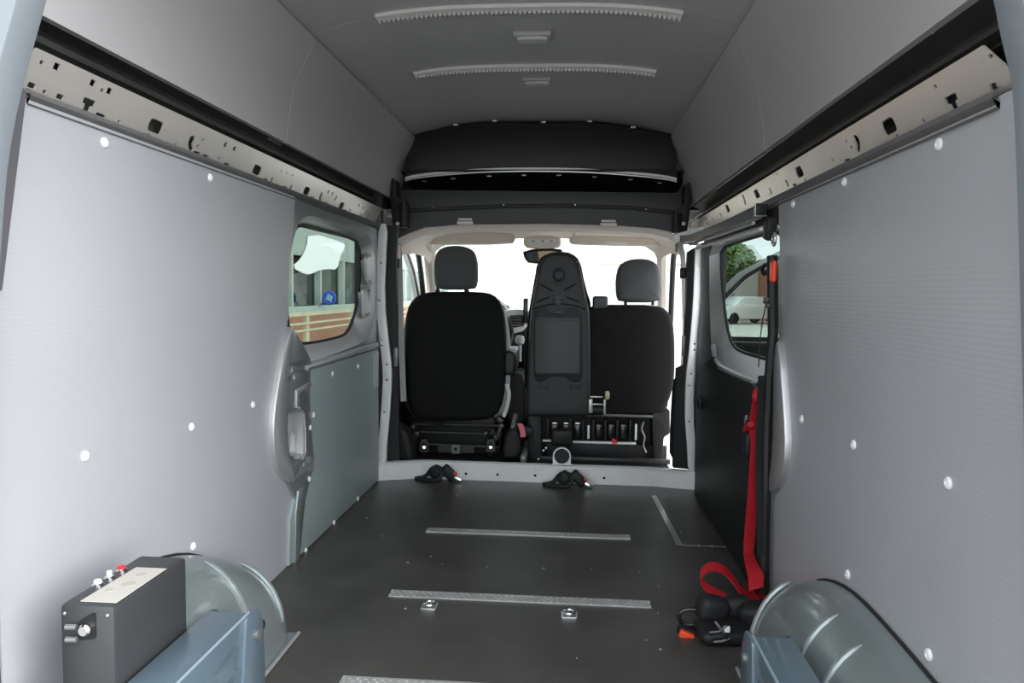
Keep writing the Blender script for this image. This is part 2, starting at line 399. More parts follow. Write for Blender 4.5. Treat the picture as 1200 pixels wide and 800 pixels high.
HR = h5([(1065,190,'bean'),(1032,210,'tiny'),(1020,177,'tiny'),(983,291,'slot'),(915,287,'tiny'),(732,357,'big'),(651,422,'tall'),(682,434,'slot'),(557,467,'tall'),(545,487,'tiny'),(485,485,'big'),(413,520,'bean'),(316,571,'big'),(272,607,'tall'),(224,633,'tall'),(188,636,'bean'),(743,400,'tiny'),(624,365,'tiny')], 790, 130)
HR += h5([(1034,327,'tiny'),(978,512,'sq'),(706,507,'tiny'),(752,600,'T'),(577,707,'tiny'),(402,740,'big'),(420,795,'tiny')], 960, 0)
rl = rail('trim_2', -1, (33,56), (16,98), (452,247), (452,265), HL, 'pierced cream steel rail above the pale lining behind the control box')
rr = rail('trim_3', 1, (1164,53), (1187,97), (812,262), (812,277), HR, 'pierced cream steel rail above the panel with the red strap')

# upper walls and ceiling
ZC, ZE, XE = 1.885, 1.80, .70
def upper_wall(side):
    zb = 1.455 if side < 0 else 1.425
    return [(side*.80, zb), (side*.795, zb+.06), (side*.77, zb+.2), (side*(XE+.01), ZE-.03), (side*XE+.02*0, ZE)]
UW = []
for side, nm, lab in ((-1,'wall_upper_left','grey lined upper wall over the control box side'), (1,'wall_upper_right','grey lined upper wall over the red strap side')):
    pr = upper_wall(side); th = -.02*side if side < 0 else -.02
    for (y0, y1, sfx, l2) in ((-2.8,-1.376,'', ', rear half'), (-1.364,.32,'_front', ', half next to the cab')):
        P = pr if side < 0 else pr
        m = extrude_profile(P, y0, y1, -.02 if side > 0 else .02)
        # thickness must go outwards
        o = obj(nm+sfx, m, LINER, label=lab+l2, cat='wall', kind='structure'); UW.append((side, sfx, o))
for side, sfx, o in UW:
    pr = upper_wall(side)
    p0 = Vector((pr[1][0], 0, pr[1][1])); p1 = Vector((pr[2][0], 0, pr[2][1])); t = (p1-p0); n = Vector((-side*t.z, 0, side*t.x)).normalized()
    if n.x*side > 0: n = -n
    L = {(-1,''): [(134,45),(260,118)], (-1,'_front'): [(421,131),(415,206)], (1,''): [(1094,32),(973,121)], (1,'_front'): [(836,127),(843,211)]}[(side, sfx)]
    for a, b in L:
        d = ray(a, b)
        best = None
        for q0, q1 in zip(pr, pr[1:]):
            A = Vector((q0[0],0,q0[1])); B = Vector((q1[0],0,q1[1])); tt = B-A; nn = Vector((tt.z,0,-tt.x)).normalized()
            if nn.x*side > 0: nn = -nn
            p = CAM+d*((A-CAM).dot(nn)/d.dot(nn))
            if A.z-.02 <= p.z <= B.z+.001: best = (p, nn); break
        if best: rivet(best[0]+best[1]*.001, best[1], o)
def bow(x): return ZC-(ZC-ZE)*(abs(x)/XE)**3.2
cp = [(XE*(k/10), bow(XE*k/10)) for k in range(-10, 11)]
ce = obj('ceiling', extrude_profile(cp, -2.85, -1.376, -.02), LINER, label='bowed grey roof lining panel at the rear of the load space', cat='ceiling', kind='structure')
cf_ = obj('ceiling_front', extrude_profile(cp, -1.364, .32, -.02), LINER, label='bowed grey roof lining panel carrying the two dome lights', cat='ceiling', kind='structure')
# thin dark joint strip over both roof seams
jt = obj('trim_4', extrude_profile([(a, b+.024) for a, b in cp], -1.42, -1.31, -.004), SILVER, label='steel backing strip behind the roof lining joint', cat='trim', kind='structure')
for sd in (-1, 1): obj('side_joint', extrude_profile([(a+sd*.024, b) for a, b in upper_wall(sd)], -1.42, -1.31, .004*-sd), SILVER, jt)
# outer skin behind linings (closes the body)
for s, nm in ((-1,'left'),(1,'right')):
    obj('wall_outer_skin_'+nm, extrude_profile([(s*.93,.72),(s*.93,-.35)] if s>0 else [(s*.93,-.35),(s*.93,.72)], -2.85, -.02, .004), SILVER, label=('silver outer side skin on the control box side' if s<0 else 'silver outer side skin on the red strap side'), cat='van body', kind='structure')
    prs = [(s*.93,1.22),(s*.90,1.32),(s*.86,1.5),(s*.80,1.7),(s*.74,1.85)]
    obj('roof_outer_skin_'+nm, extrude_profile(prs if s<0 else prs[::-1], -2.85, .5, .004), SILVER, label=('silver upper body side over the control box side' if s<0 else 'silver upper body side over the red strap side'), cat='van body', kind='structure')
    obj('rear_quarter_skin_'+nm, b2((min(s*.926,s*.93),-2.85,.70),(max(s*.926,s*.93),-1.45,1.24)), SILVER, label=('silver rear quarter skin on the control box side' if s<0 else 'silver rear quarter skin on the red strap side'), cat='van body', kind='structure')
obj('roof_outer_skin', extrude_profile([(XE*1.08*k/8, bow(XE*k/8)+.05-.01*abs(k)/8) for k in range(-8, 9)], -2.86, .6, -.004), SILVER, label='silver outer roof skin of the van', cat='van body', kind='structure')

# ---------------- left sliding door
N = 56
op_px = [(340,300),(346,277),(350,261),(359,252),(374,254),(428,272),(437,281),(441,305),(440,355),(437,388),(428,401),(402,411),(366,424),(352,424),(336,398)]
gl_px = [(336,285),(346,263),(356,262),(415,279),(423,286),(423,330),(417,368),(408,390),(398,396),(352,405),(338,400),(334,340)]
opL = resample(smooth_poly(LX(op_px, -.80), 2), N); glL = resample(smooth_poly(LX(gl_px, -.85), 2), N)
door_out = [(-1.45, 0.0), (-1.45, 1.298), (-.05, 1.298), (-.10, .0)]
LATCH = smooth_poly(LX([(338,486),(342,479),(350,478),(355,484),(356,530),(352,537),(342,538),(338,528)], -.788), 1)
dl = obj('door_1', plate('X', door_out, -.804, -.003, [opL, LATCH]), GREENSTEEL, label='grey-green sliding door with tinted window on the control box side', cat='door', kind='structure')
def frame_ring(A, B, pa, pb, t):
    bm = bmesh.new(); n = len(A)
    rg = [[bm.verts.new((x, *p)) for p in Q] for Q, x in ((A, pa), (B, pb), (B, pb+t), (A, pa+t))]
    for q in range(4):
        for k in range(n): bm.faces.new((rg[q][k], rg[q][(k+1) % n], rg[(q+1) % 4][(k+1) % n], rg[(q+1) % 4][k]))
    return bm_me(bm, 50)
wf1 = obj('window_frame', frame_ring(opL, glL, -.803, -.85, -.004), SILVER, dl)
cL = Vector((sum(p[0] for p in glL)/N, sum(p[1] for p in glL)/N))
inner = [tuple((Vector(p)-cL)*.965+cL) for p in glL]
obj('window_seal', plate('X', [tuple((Vector(p)-cL)*1.012+cL) for p in glL], -.848, -.008, [inner]), SEAL, dl)
w1 = obj('window_1', plate('X', [tuple((Vector(p)-cL)*1.0+cL) for p in glL], -.856, -.004), GLASS_T, label='tinted window pane in the grey-green sliding door', cat='window', kind='structure')
# slots in the window pillar
for q in ([(428,303),(434,300),(435,328),(430,331)], [(425,342),(432,338),(432,366),(426,369)]):
    P = LX(q, -.822); carve(wf1, [plate('X', rounded(P, .02), -.79, -.06)]); obj('pillar_slot', cup(rounded(P, .02), -.816, -.846, .96), GREENSTEEL, dl)
    c = Vector((sum(p[0] for p in P)/4, sum(p[1] for p in P)/4)); big = [tuple((Vector(p)-c)*1.25+c) for p in P]
    obj('slot_rim', plate('X', rounded(big, .025), -.815, -.012, [rounded(P, .02)], bev=.001), SILVER, dl)
# lower lining panel on the door
pl = LX([(362,434),(443,409),(446,545),(446,559)], -.79)
dp = obj('door_lining', plate('X', [(-1.345,0.004),(-1.335,.16),(-1.24,.29),(-1.15,.36)]+[pl[0],pl[1]]+[(-.115,.004)], -.79, -.012, bev=.001), DPANEL, dl)
for a, b in ((389,438),(419,429),(367,486),(363,501),(362,561),(419,584),(391,612),(358,645)): rivet(onX(a, b, -.79), (1,0,0), dl)
obj('striker_plate', plate('X', LX([(438,414),(443,412),(443,452),(438,455)], -.789), -.789, .003, bev=.0005), SILVER, dl)
# ledge under window
led = LX([(356,427),(440,402)], -.80)
obj('window_ledge', tube([(-.797, led[0][0], led[0][1]-.012), (-.797, (led[0][0]+led[1][0])/2, (led[0][1]+led[1][1])/2-.012), (-.797, led[1][0], led[1][1]-.006)], .014, 10), SILVER, dl)

# C pillar with latch recess, left
def cpillar(side, outer_px, rim_in_px, body_px, nm, lab, X0, holes=()):
    X = side*X0
    o = obj(nm, plate('X', smooth_poly(LX(body_px, X), 1), X, side*.03, holes, bev=.004), GREENSTEEL, label=lab, cat='pillar', kind='structure')
    rim = smooth_poly(LX(outer_px+rim_in_px[::-1], X-side*.006), 1)
    obj('pressed_edge', plate('X', rim, X-side*.006, side*.04, bev=.006), SILVER, o)
    return o
PH = [rrect(*LX([(a, b)], -.79)[0], w, h, .004, 2) for a, b, w, h in ((340,433,.03,.022),(343,441,.03,.02),(355,544,.014,.018),(360,539,.014,.018))]
cpl = cpillar(-1, [(340,380),(333,402),(325,452),(320,482),(319,517),(323,546),(334,563)], [(344,392),(340,410),(336,452),(334,482),(334,517),(341,548),(346,566)],
    [(342,384),(331,410),(322,470),(321,515),(326,548),(342,574),(347,592),(345,655),(351,655),(356,592),(362,563),(369,545),(364,505),(362,440),(366,426),(352,398)], 'trim_5', 'silver and grey-green pressed pillar with oval latch recess ahead of pale lining', .792, [LATCH]+PH)
obj('latch_recess', cup(LATCH, -.787, -.835, .92), SILVER, cpl)
obj('latch_cup', plate('X', smooth_poly(LX([(340,508),(353,505),(354,529),(350,535),(342,535),(339,527)], -.788), 1), -.812, -.004, bev=.001), SILVER, cpl)
obj('latch_lip', tube([(-.783, *LX([q], -.785)[0]) for q in ((350,478),(355,484),(357,505),(357,530),(353,538))], .004, 8), SILVER, cpl)
obj('latch_bracket', plate('X', LX([(347,457),(364,447),(364,453),(350,461),(350,478),(347,478)], -.786), -.784, -.006, bev=.001), SILVER, cpl)
obj('pillar_foot', plate('X', LX([(349,575),(356,570),(353,610),(350,655),(345,660),(346,600)], -.786), -.785, -.02, bev=.003), GREENSTEEL, cpl)

# ---------------- right side
def lining_right():
    edge = [(912,236),(914,300),(911,360),(914,410),(918,460),(921,505),(920,540),(915,566),(902,585),(898,600),(895,650),(897,700)]
    pts = LX(edge, .80)
    return plate('X', [(-2.87,0.0),(-2.87,1.262),(pts[0][0],1.266)]+pts[1:-1]+[(pts[-1][0],0.0)], .80, .003)
wr = obj('wall_right', lining_right(), PANEL, label='grey fluted lining panel beside the red and black straps', cat='wall', kind='structure')
for a, b in ((1101,169),(990,213),(930,239),(940,491),(1001,521),(1112,566),(994,673),(1089,767)): rivet(onX(a, b, .80), (-1,0,0), wr)
opr_px = [(830,295),(833,287),(842,281),(897,262),(915,262),(925,300),(925,440),(905,452),(880,446),(848,432),(837,424),(833,410),(831,370)]
glr_px = [(843,300),(845,290),(852,287),(900,272),(925,270),(930,340),(925,432),(900,422),(870,414),(858,406),(851,385),(846,340)]
opR = resample(smooth_poly(LX(opr_px, .80), 2), N); glR = resample(smooth_poly(LX(glr_px, .85), 2), N)
dr = obj('door_2', plate('X', [(-1.75,0.0),(-1.75,1.262),(-.14,1.262),(-.16,.0)], .804, .003, [opR]), BLACK, label='sliding door with black trim and tinted window by the red strap', cat='door', kind='structure')
obj('window_frame', bridge(opR, glR, .803, .85), SILVER, dr)
cR = Vector((sum(p[0] for p in glR)/N, sum(p[1] for p in glR)/N))
obj('window_seal', plate('X', [tuple((Vector(p)-cR)*1.012+cR) for p in glR], .848, .008, [[tuple((Vector(p)-cR)*.965+cR) for p in glR][i] for i in range(N)] and [[tuple((Vector(p)-cR)*.965+cR) for p in glR]]), SEAL, dr)
w2_ = obj('window_2', plate('X', glR, .856, .004), GLASS_T, label='tinted window pane in the sliding door behind the straps', cat='window', kind='structure')
trim_px = [(838,431),(858,440),(880,449)]
tp = LX(trim_px, .785)
obj('door_trim', plate('X', [(-.20,.004),(-.19,.45),(-.21,.62),(tp[0][0]+.05,.70)]+tp+[(-1.46,.64),(-1.46,.004)], .785, .014, bev=.003), BLACK, dr)
obj('trim_crease', tube([(.784, *LX([q], .784)[0]) for q in ((826,505),(838,520),(850,535),(858,545))], .003, 6), HARD, dr)
obj('trim_crease', tube([(.784, *LX([q], .784)[0]) for q in ((824,560),(835,570),(846,582))], .0025, 6), HARD, dr)
obj('window_ledge', tube([(.797, *LX([q], .797)[0]) for q in ((836,405),(838,420),(845,430),(860,438),(884,448))], .012, 10), SILVER, dr)
obj('door_buffer', box((.775,*LX([(820,472)],.775)[0]), (.02,.06,.05), .006), BLACK, dr)
cpr = cpillar(1, [(914,398),(918,450),(922,505),(921,545),(914,568)], [(909,405),(908,455),(908,505),(905,548),(900,578)],
    [(915,395),(922,505),(920,548),(914,570),(903,584),(900,640),(899,690),(895,690),(896,640),(898,590),(905,560),(906,500),(907,430),(909,400)], 'trim_6', 'silver pressed pillar edge between the straps and the grey fluted lining', .792)
obj('black_seal_strip', tube([(.775, *LX([q], .775)[0]) for q in ((905,300),(906,390),(902,440),(899,500),(898,560),(896,630),(895,695))], .016, 8), SEAL, cpr)
# overhead door track by the right window
tr = thing('trim_7', onX(890,245,.77), 'grey square door track arm with black end cap above the strap window', 'door track', kind='structure')
pth = [onX(888,250,.765)+Vector((0,0,0)), onX(850,265,.765), onX(825,274,.765), onX(812,279,.74), onY(800,280,-.12)]
obj('track_bar', ribbon(smooth_path(pth, 1), Vector((0,0,1)), .032, .03), GREYLIP, tr)
obj('end_cap', box(onX(891,246,.757)+Vector((0,-.014,0)), (.034,.012,.036), .003), BLACK, tr)
obj('end_cap_rim', box(onX(891,246,.757)+Vector((0,-.008,0)), (.038,.006,.040), .002), SILVER, tr)
obj('track_lip', tube([p+Vector((-.012,0,-.03)) for p in pth[:-1]], .006, 6), SILVER, tr)
obj('track_lip', tube([p+Vector((.012,0,-.05)) for p in pth[:-1]], .007, 6), ALUW, tr)
wa = onY(797,277,-.10)
obj('track_end_plate', plate('Y', LY([(790,275),(812,268),(850,262),(850,267),(812,279),(792,283)], -.10), -.10, .004), WHITESTEEL, tr)

# ---------------- B pillars
def bpillar(nm, cx, w, Y, lab, holes):
    L = [(x-w/2, y) for x, y in cx]; R = [(x+w/2, y) for x, y in cx][::-1]
    out = smooth_poly(LY(L+R, Y), 1)
    o = obj(nm, plate('Y', out, Y, .02, [disc(*LY([q], Y)[0], .0055) for q in holes], bev=.002), WHITESTEEL, label=lab, cat='pillar', kind='structure')
    return o
bl = bpillar('trim_8', [(449,262),(447,300),(445,350),(450,400),(453.5,430),(453.5,450),(451,490),(448,520),(447,546)], 10, -.085, 'white pierced steel pillar strip beside the grey-green sliding door', ((446,308),(444,352),(446,398),(447,405),(453,427),(453,445),(450,483)))
br = bpillar('trim_9', [(820,285),(819,312),(817,358),(813,407),(809,440),(808,470),(808,493),(810,518),(812,556)], 10, -.085, 'white pierced steel pillar strip beside the black door trim', ((819,314),(818,357),(814,403),(814,410),(810,438),(808,452),(808,494)))
obj('pillar_seal', plate('Y', LY([(452,264),(466,264),(464,300),(466,440),(468,545),(446,545),(452,500),(458,440),(450,370),(449,300)], -.03), -.03, .03), SEAL, bl)
obj('pillar_core', plate('Y', [(-.93,0),(-.93,1.5),(-.79,1.5),(-.80,.9),(-.785,.5),(-.80,0)], -.06, .05), DARKCH, bl)
obj('pillar_seal', plate('Y', LY([(823,284),(836,284),(836,420),(830,470),(822,575),(814,575),(815,510),(813,470),(816,420),(822,350)], -.10), -.10, .03), SEAL, br)
obj('pillar_trim', plate('Y', LY([(806,295),(814,290),(812,400),(806,440),(805,490),(809,550),(789,548),(790,500),(793,432),(802,428),(804,360)], -.04), -.04, .05), BLACK, br)
obj('pillar_core', plate('Y', [(.93,0),(.93,1.5),(.83,1.5),(.835,.9),(.80,.5),(.79,0)], -.06, .05), DARKCH, br)
obj('belt_guide', box(onY(801,405,-.05), (.02,.02,.10), .005), GREYLIP, br)
obj('belt_guide', box(onY(455,418,-.05)+Vector((.04,0,0)), (.02,.02,.10), .005), GREYLIP, bl)

# ---------------- D pillars and rear frame
def pillar_xz(nm, pts, Y, th, m, lab):
    return obj(nm, plate('Y', pts, Y, th, bev=.004), m, label=lab, cat='pillar', kind='structure')
pillar_xz('trim_10', smooth_poly(LY([(58,-60),(50,-10),(45,10),(36,42),(24,85),(9,150),(0,215),(-8,330),(-20,800),(-60,1100),(-300,1100),(-300,-60)], -2.76), 1), -2.80, .05, LPILLAR, 'pale blue-grey rear door pillar beside the control box side')
pillar_xz('trim_11', smooth_poly(LY([(1150,-60),(1165,0),(1172,38),(1180,70),(1187,100),(1192,200),(1196,360),(1200,500),(1206,800),(1210,1100),(1500,1100),(1500,-60)], -2.86), 1), -2.91, .05, LPILLAR, 'blue-grey rear door pillar beside the red strap side')
obj('trim_12', plate('X', LX([(13,94),(31,106),(13,250),(2,340),(-40,360),(-60,100)], -.785), -.785, -.012, bev=.002), DPILLAR, label='mauve-grey corner post at the end of the pale lining', cat='pillar', kind='structure')
obj('trim_13', plate('X', [(-2.95,1.26),(-2.95,1.95),(-2.72,1.95),(-2.72,1.37),(-2.74,1.31),(-2.80,1.26)], .81, .08), DARKCH, label='dark corner post above the end of the cream rail', cat='pillar', kind='structure')
obj('trim_15', plate('X', [(-2.80,1.30),(-2.80,1.95),(-2.56,1.95),(-2.56,1.52),(-2.60,1.40),(-2.62,1.30)], -.815, -.08), DARKCH, label='dark corner post where the pierced rail ends at the rear', cat='pillar', kind='structure')
obj('trim_14', b2((-.75,-2.91,1.86),(.75,-2.80,1.95), .01), LPILLAR, label='rear door header under the roof edge', cat='trim', kind='structure')

# ---------------- front header panels
HY = .24
top = [(477,158),(505,153),(540,146),(570,143),(605,144),(640,145),(675,144),(692,143),(715,146),(742,151),(770,155),(792,158)]
bot = [(793,208),(760,203),(720,199),(660,196),(620,196),(580,197),(530,200),(495,204),(475,208)]
hp = obj('trim_16', plate('Y', LY(top+bot, HY), HY, .015, bev=.002), mat('black_roof_moulding', (.012,.012,.012), .5), label='black moulded panel with silver lip under the roof lining', cat='panel', kind='structure')
hp.location = (0,0,0)
lip = [onY(a, b, HY-.004) for a, b in ((475,209),(486,206),(520,202),(570,198.5),(640,197.5),(700,199.5),(750,203.5),(780,207),(793,210))]
obj('silver_lip', ribbon(smooth_path(lip, 1), Vector((0,0,1)), .013, .012), ALUW, hp)
obj('silver_lip_bead', ribbon(smooth_path([p+Vector((0,-.006,-.014)) for p in lip], 1), Vector((0,0,1)), .006, .012), ALU, hp)
CLIP = box((0,0,0), (.026,.012,.010), .003); CLIP.materials.append(WHITEP)
for a, b in ((534,144),(580,139.5),(637,141),(691,140),(742,147)):
    p = onY(a, b+2, HY-.04); o = obj('roof_clip', CLIP, None, hp); o.location = p
# slanting underside with clips (front of the roof)
p1 = onY(640,200,HY+.01); zu0 = 1.615; 
und = obj('trim_17', boxes([((0,.50,1.585),(1.56,.55,.012),0,1,Matrix.Rotation(math.radians(-6),3,'X'))]), MATS['black_roof_moulding'], label='black shelf underside between the silver lip and the lower header', cat='panel', kind='structure')
un = Vector((0,math.sin(math.radians(-6)),-math.cos(math.radians(-6)))).normalized()
nn = Vector((0, math.sin(math.radians(6))*-1, -math.cos(math.radians(6))))
for a, b in ((497,212),(531,209),(573,206),(614,205),(655,205),(697,207),(739,210),(773,214)):
    p = onP(a, b, Vector((0,.50,1.585))+nn*.006, nn)
    o = obj('roof_clip', CLIP, None, und); o.location = p
lowp = LY([(463,222),(804,226),(804,276),(785,271),(765,267),(720,263.5),(640,261.5),(540,262.5),(497,266),(478,273),(463,280)], .16)
lh = obj('trim_18', plate('Y', lowp, .16, .02, bev=.003), HARD2 if False else mat('charcoal_header_board', (.045,.045,.047), .5, bump=.05, bscale=300), label='charcoal lower header board above the beige cab roof edge', cat='panel', kind='structure')
gr = [onY(a, b, .157) for a, b in ((478,247),(510,245),(590,241.5),(660,241),(740,243.5),(790,249))]
carve(lh, [tube(gr, .011, 8)])
for a, b in ((508,247),(590,244),(674,244),(757,249)): rivet(onY(a, b-4, .157), (0,-1,0), lh, SCREW, 'header_screw', .7)
for i, (q, lab) in enumerate((([(462,210),(466,213),(468,232),(477,236),(478,266),(463,270),(460,236)], 'black bracket at the header end by the grey-green door'), ([(805,215),(801,218),(800,240),(789,248),(788,272),(803,275),(808,240)], 'black bracket at the header end by the red strap door'))):
    o = obj('trim_%d' % (19+i), plate('Y', LY(q, .11), .06, .10, bev=.004), BLACK, label=lab, cat='bracket', kind='structure')
    obj('bracket_roll', tube([onY(q[3][0]-(4 if i == 0 else -4), q[3][1]+2, .04), onY(q[4][0]-(5 if i == 0 else -5), q[4][1]+1, .04)], .026, 10), BLACK, o)
    obj('bracket_bolt', tube([onY(466 if i == 0 else 801, 262, .02), onY(466 if i == 0 else 801, 262, -.03)], .010, 8), GREYLIP, o)

# ================================================================== CAB
# beige headliner
prof = []
edge_px = [(461,300),(466,285),(478,276),(497,269),(540,266),(600,264.5),(660,264.5),(720,267),(765,271),(783,276),(796,284),(803,300)]
A = [onY(a, b, .20) for a, b in edge_px]
A2 = [p+Vector((0,.012,-.030)) for p in A]
B1 = [p+Vector((-.02*(1 if p.x > 0 else -1)*0,.03,-.018)) for p in A]
fr0 = [Vector((p.x*.985, .32, p.z+.012)) for p in A]
fr = [Vector((p.x*.97, .62, p.z+.035)) for p in A]
fr1 = [Vector((p.x*.96, .90, p.z+.030)) for p in A]
fr2 = [Vector((p.x*.94, 1.00, p.z-.012)) for p in A]
bm = bmesh.new(); rows = []
for R in ([p+Vector((0,0,.02)) for p in A], A, [p+Vector((0,-.004,-.015)) for p in A], A2, [p+Vector((0,.05,-.012)) for p in A], fr0, fr, fr1, fr2):
    rows.append([bm.verts.new(p) for p in R])
for R, S in zip(rows, rows[1:]):
    for k in range(len(R)-1): bm.faces.new((R[k], R[k+1], S[k+1], S[k]))
hl = obj('ceiling_cab', bm_me(bm, 60), BEIGE, label='beige cab headliner with rolled rear edge', cat='ceiling', kind='structure')
for a, b in ((545,261),(713,263)):
    p = onY(a, b, .15); obj('headliner_clip', boxes([(p, (.085,.012,.016), .003), (p+Vector((0,.002,.018)), (.075,.008,.012), .003)]), BEIGE, hl)
# cab roof skin
obj('roof_cab_skin', boxes([((0,.75,1.40),(1.72,1.1,.01))]), SILVER, label='silver cab roof skin above the headliner', cat='van body', kind='structure')
def xprof(pts, x0, x1, r=0):
    me = fill2d(pts, [], (x1-x0)/2, r); bm = bmesh.new(); bm.from_mesh(me); bpy.data.meshes.remove(me)
    bmesh.ops.remove_doubles(bm, verts=bm.verts, dist=1e-6)
    for v in bm.verts: u, w, t = v.co; v.co = ((x0+x1)/2+t, u, w)
    return bm_me(bm)
obj('roof_front_cap', xprof([(.50,1.94),(.60,1.97),(1.20,1.42),(1.16,1.37)], -.86, .86), SILVER, label='silver sloping front cap of the high roof', cat='van body', kind='structure')
for s, l2 in ((-1,'grey-green door'),(1,'red strap door')):
    obj('roof_cap_side', plate('X', [(-.06,1.30),(-.06,1.97),(.62,1.97),(1.22,1.42),(1.22,1.33),(.4,1.30)], s*.84, s*.01), DARKCH, label='dark inner side of the high roof front over the '+l2, cat='van body', kind='structure')
# visors
for q, lab, oy in (([(496,275),(505,272.5),(595,272),(603,275),(604,281),(600,286.5),(500,287),(495,283)], 'beige sun visor folded up above the single seat', 0), ([(667,278),(675,275),(770,278.5),(778,282),(777,287.5),(770,289),(676,287),(667,285)], 'beige sun visor folded up above the twin passenger bench', 0)):
    P = LY(q, .86); v = obj('sun_visor', pillow(P, .85, .03, .010, 0, 3, 1), BEIGE2, label=lab, cat='sun visor', group='sun visors')
    if 'passenger' in lab: obj('warning_label', plate('Y', LY([(711,283),(735,284),(735,287),(711,286)], .845), .8445, .001), WHITEP, v)
    c = LY([((q[0][0]+q[3][0])/2, 272)], .86)[0]
    obj('hinge_arm', tube([(P[0][0]+.03,.87,P[1][1]-.01),(P[0][0]+.03,.87,P[1][1]+.03)], .007, 8), BEIGE2, v)
# overhead console + mirror
oc = thing('overhead_console', onY(636,282,.85), 'pale overhead console with reading light switches on the headliner', 'console')
obj('console_body', pillow(LY([(615,276),(656,276),(658,286),(653,291),(618,291),(613,286)], .84), .80, .10, .008, 0, 3, 1), BEIGE2, oc)
obj('reading_light', plate('Y', LY([(619,280),(652,280),(651,285),(620,285)], .79), .793, .008, bev=.002), mat('clear_light_lens',(.75,.76,.78),.15), oc)
for a in (625,636,646): obj('light_switch', box(onY(a,282.5,.789), (.018,.006,.008), .002), GREYLIP, oc)
MR = Matrix.Translation(onY(636,298,.885)) @ Matrix.Rotation(math.radians(-13), 4, 'Z') @ Matrix.Rotation(math.radians(4), 4, 'X') @ Matrix.Translation(-onY(636,298,.885))
rm = thing('rear_view_mirror', onY(636,298,.90), 'black rear-view mirror hanging under the overhead console', 'mirror')
obj('mirror_housing', pillow(LY([(612,292),(658,291),(660,297),(654,308),(620,309),(614,303)], .90), .87, .035, .008, 0, 3, 1), BLACK, rm)
obj('mirror_glass', plate('Y', smooth_poly(LY([(616,294.5),(655,293.5),(656,298),(651,305.5),(622,306.5),(617,302)], .868), 1), .866, .003), mat('mirror_glass', (.6,.62,.62), .03, 1), rm)
for ch in rm.children: ch.data.transform(MR)
obj('mirror_stem', tube([onY(636,291,.90), onY(636,284,.93)], .008, 8), BLACK, rm)
# windscreen
ws = [(-.80,1.72,.80),(.80,1.72,.80),(.70,.98,1.29),(-.70,.98,1.29)]
bm = bmesh.new(); nrm = Vector((0,-.49,-.74)).normalized()
V = [bm.verts.new(p) for p in ws]+[bm.verts.new(Vector(p)-nrm*.005) for p in ws]
for f in ((0,1,2,3),(7,6,5,4),(0,4,5,1),(1,5,6,2),(2,6,7,3),(3,7,4,0)): bm.faces.new([V[i] for i in f])
obj('window_3', bm_me(bm), GLASS_C, label='clear raked windscreen in front of the dashboard', cat='window', kind='structure')
for s, lab in ((-1,'beige windscreen pillar ahead of the single seat'), (1,'beige windscreen pillar ahead of the twin bench')):
    P = smooth_path([(s*.74,.80,1.31),(s*.745,1.0,1.25),(s*.80,1.40,.98),(s*.84,1.70,.76)], 2)
    a = obj('trim_windscreen_pillar', tube(P, .042, 10), BEIGE, label=lab, cat='pillar', kind='structure')
    Q = smooth_path([(s*.82,.22,1.24),(s*.79,.45,1.265),(s*.785,.80,1.25),(s*.82,1.12,1.06),(s*.855,1.42,.80),(s*.87,1.55,.55)], 2)
    obj('door_seal', tube(Q, .018, 8), SEAL, a)
    obj('roof_side_rail', tube([(s*.86,-.02,1.32),(s*.84,.5,1.33),(s*.82,1.0,1.30)], .045, 8), BEIGE, a)
# front cab door left (closed), right (swung open)
def cab_door(nm, lab, flip):
    o = thing(nm, (0,0,0), lab, 'door', kind='structure')
    win = rounded([(.20,.70),(.20,1.12),(.30,1.245),(.78,1.235),(1.05,1.08),(1.35,.76),(1.30,.68)], .05)
    ol = rounded([(.10,.0),(.10,1.16),(.22,1.285),(.82,1.275),(1.12,1.11),(1.45,.76),(1.50,.0)], .04)
    ps = [obj('door_frame', plate('X', ol, -.86, -.03, [win]), SILVER, o)]
    ps.append(obj('door_card', plate('X', rounded([(.12,.02),(.12,.66),(1.40,.64),(1.42,.02)], .04), -.845, -.02, bev=.005), BLACK, o))
    ps.append(obj('door_pane', plate('X', win, -.872, -.004), GLASS_C, o))
    ps.append(obj('window_seal', plate('X', rounded([(.17,.67),(.17,1.13),(.29,1.268),(.79,1.258),(1.07,1.10),(1.40,.75),(1.36,.65)], .05), -.856, -.006, [win]), SEAL, o))
    ps.append(obj('armrest', box((-.82,.62,.52), (.06,.42,.07), .02), BLACK, o))
    ps.append(obj('edge_seal', tube([(-.85,.11,.04),(-.85,.11,1.15),(-.85,.24,1.27)], .012, 8), GREYLIP, o))
    if flip:
        M = Matrix.Translation((.945,1.50,0)) @ Matrix.Rotation(math.radians(68), 4, 'Z') @ Matrix.Translation((-.86,-1.48,0)) @ Matrix.Diagonal((-1,1,1,1))
        for p in ps:
            p.data.transform(M); p.data.flip_normals()
    return o
cab_door('door_3', 'closed front cab door with black card beside the single seat', False)
cab_door('door_4', 'front cab door swung wide open beside the twin bench', True)
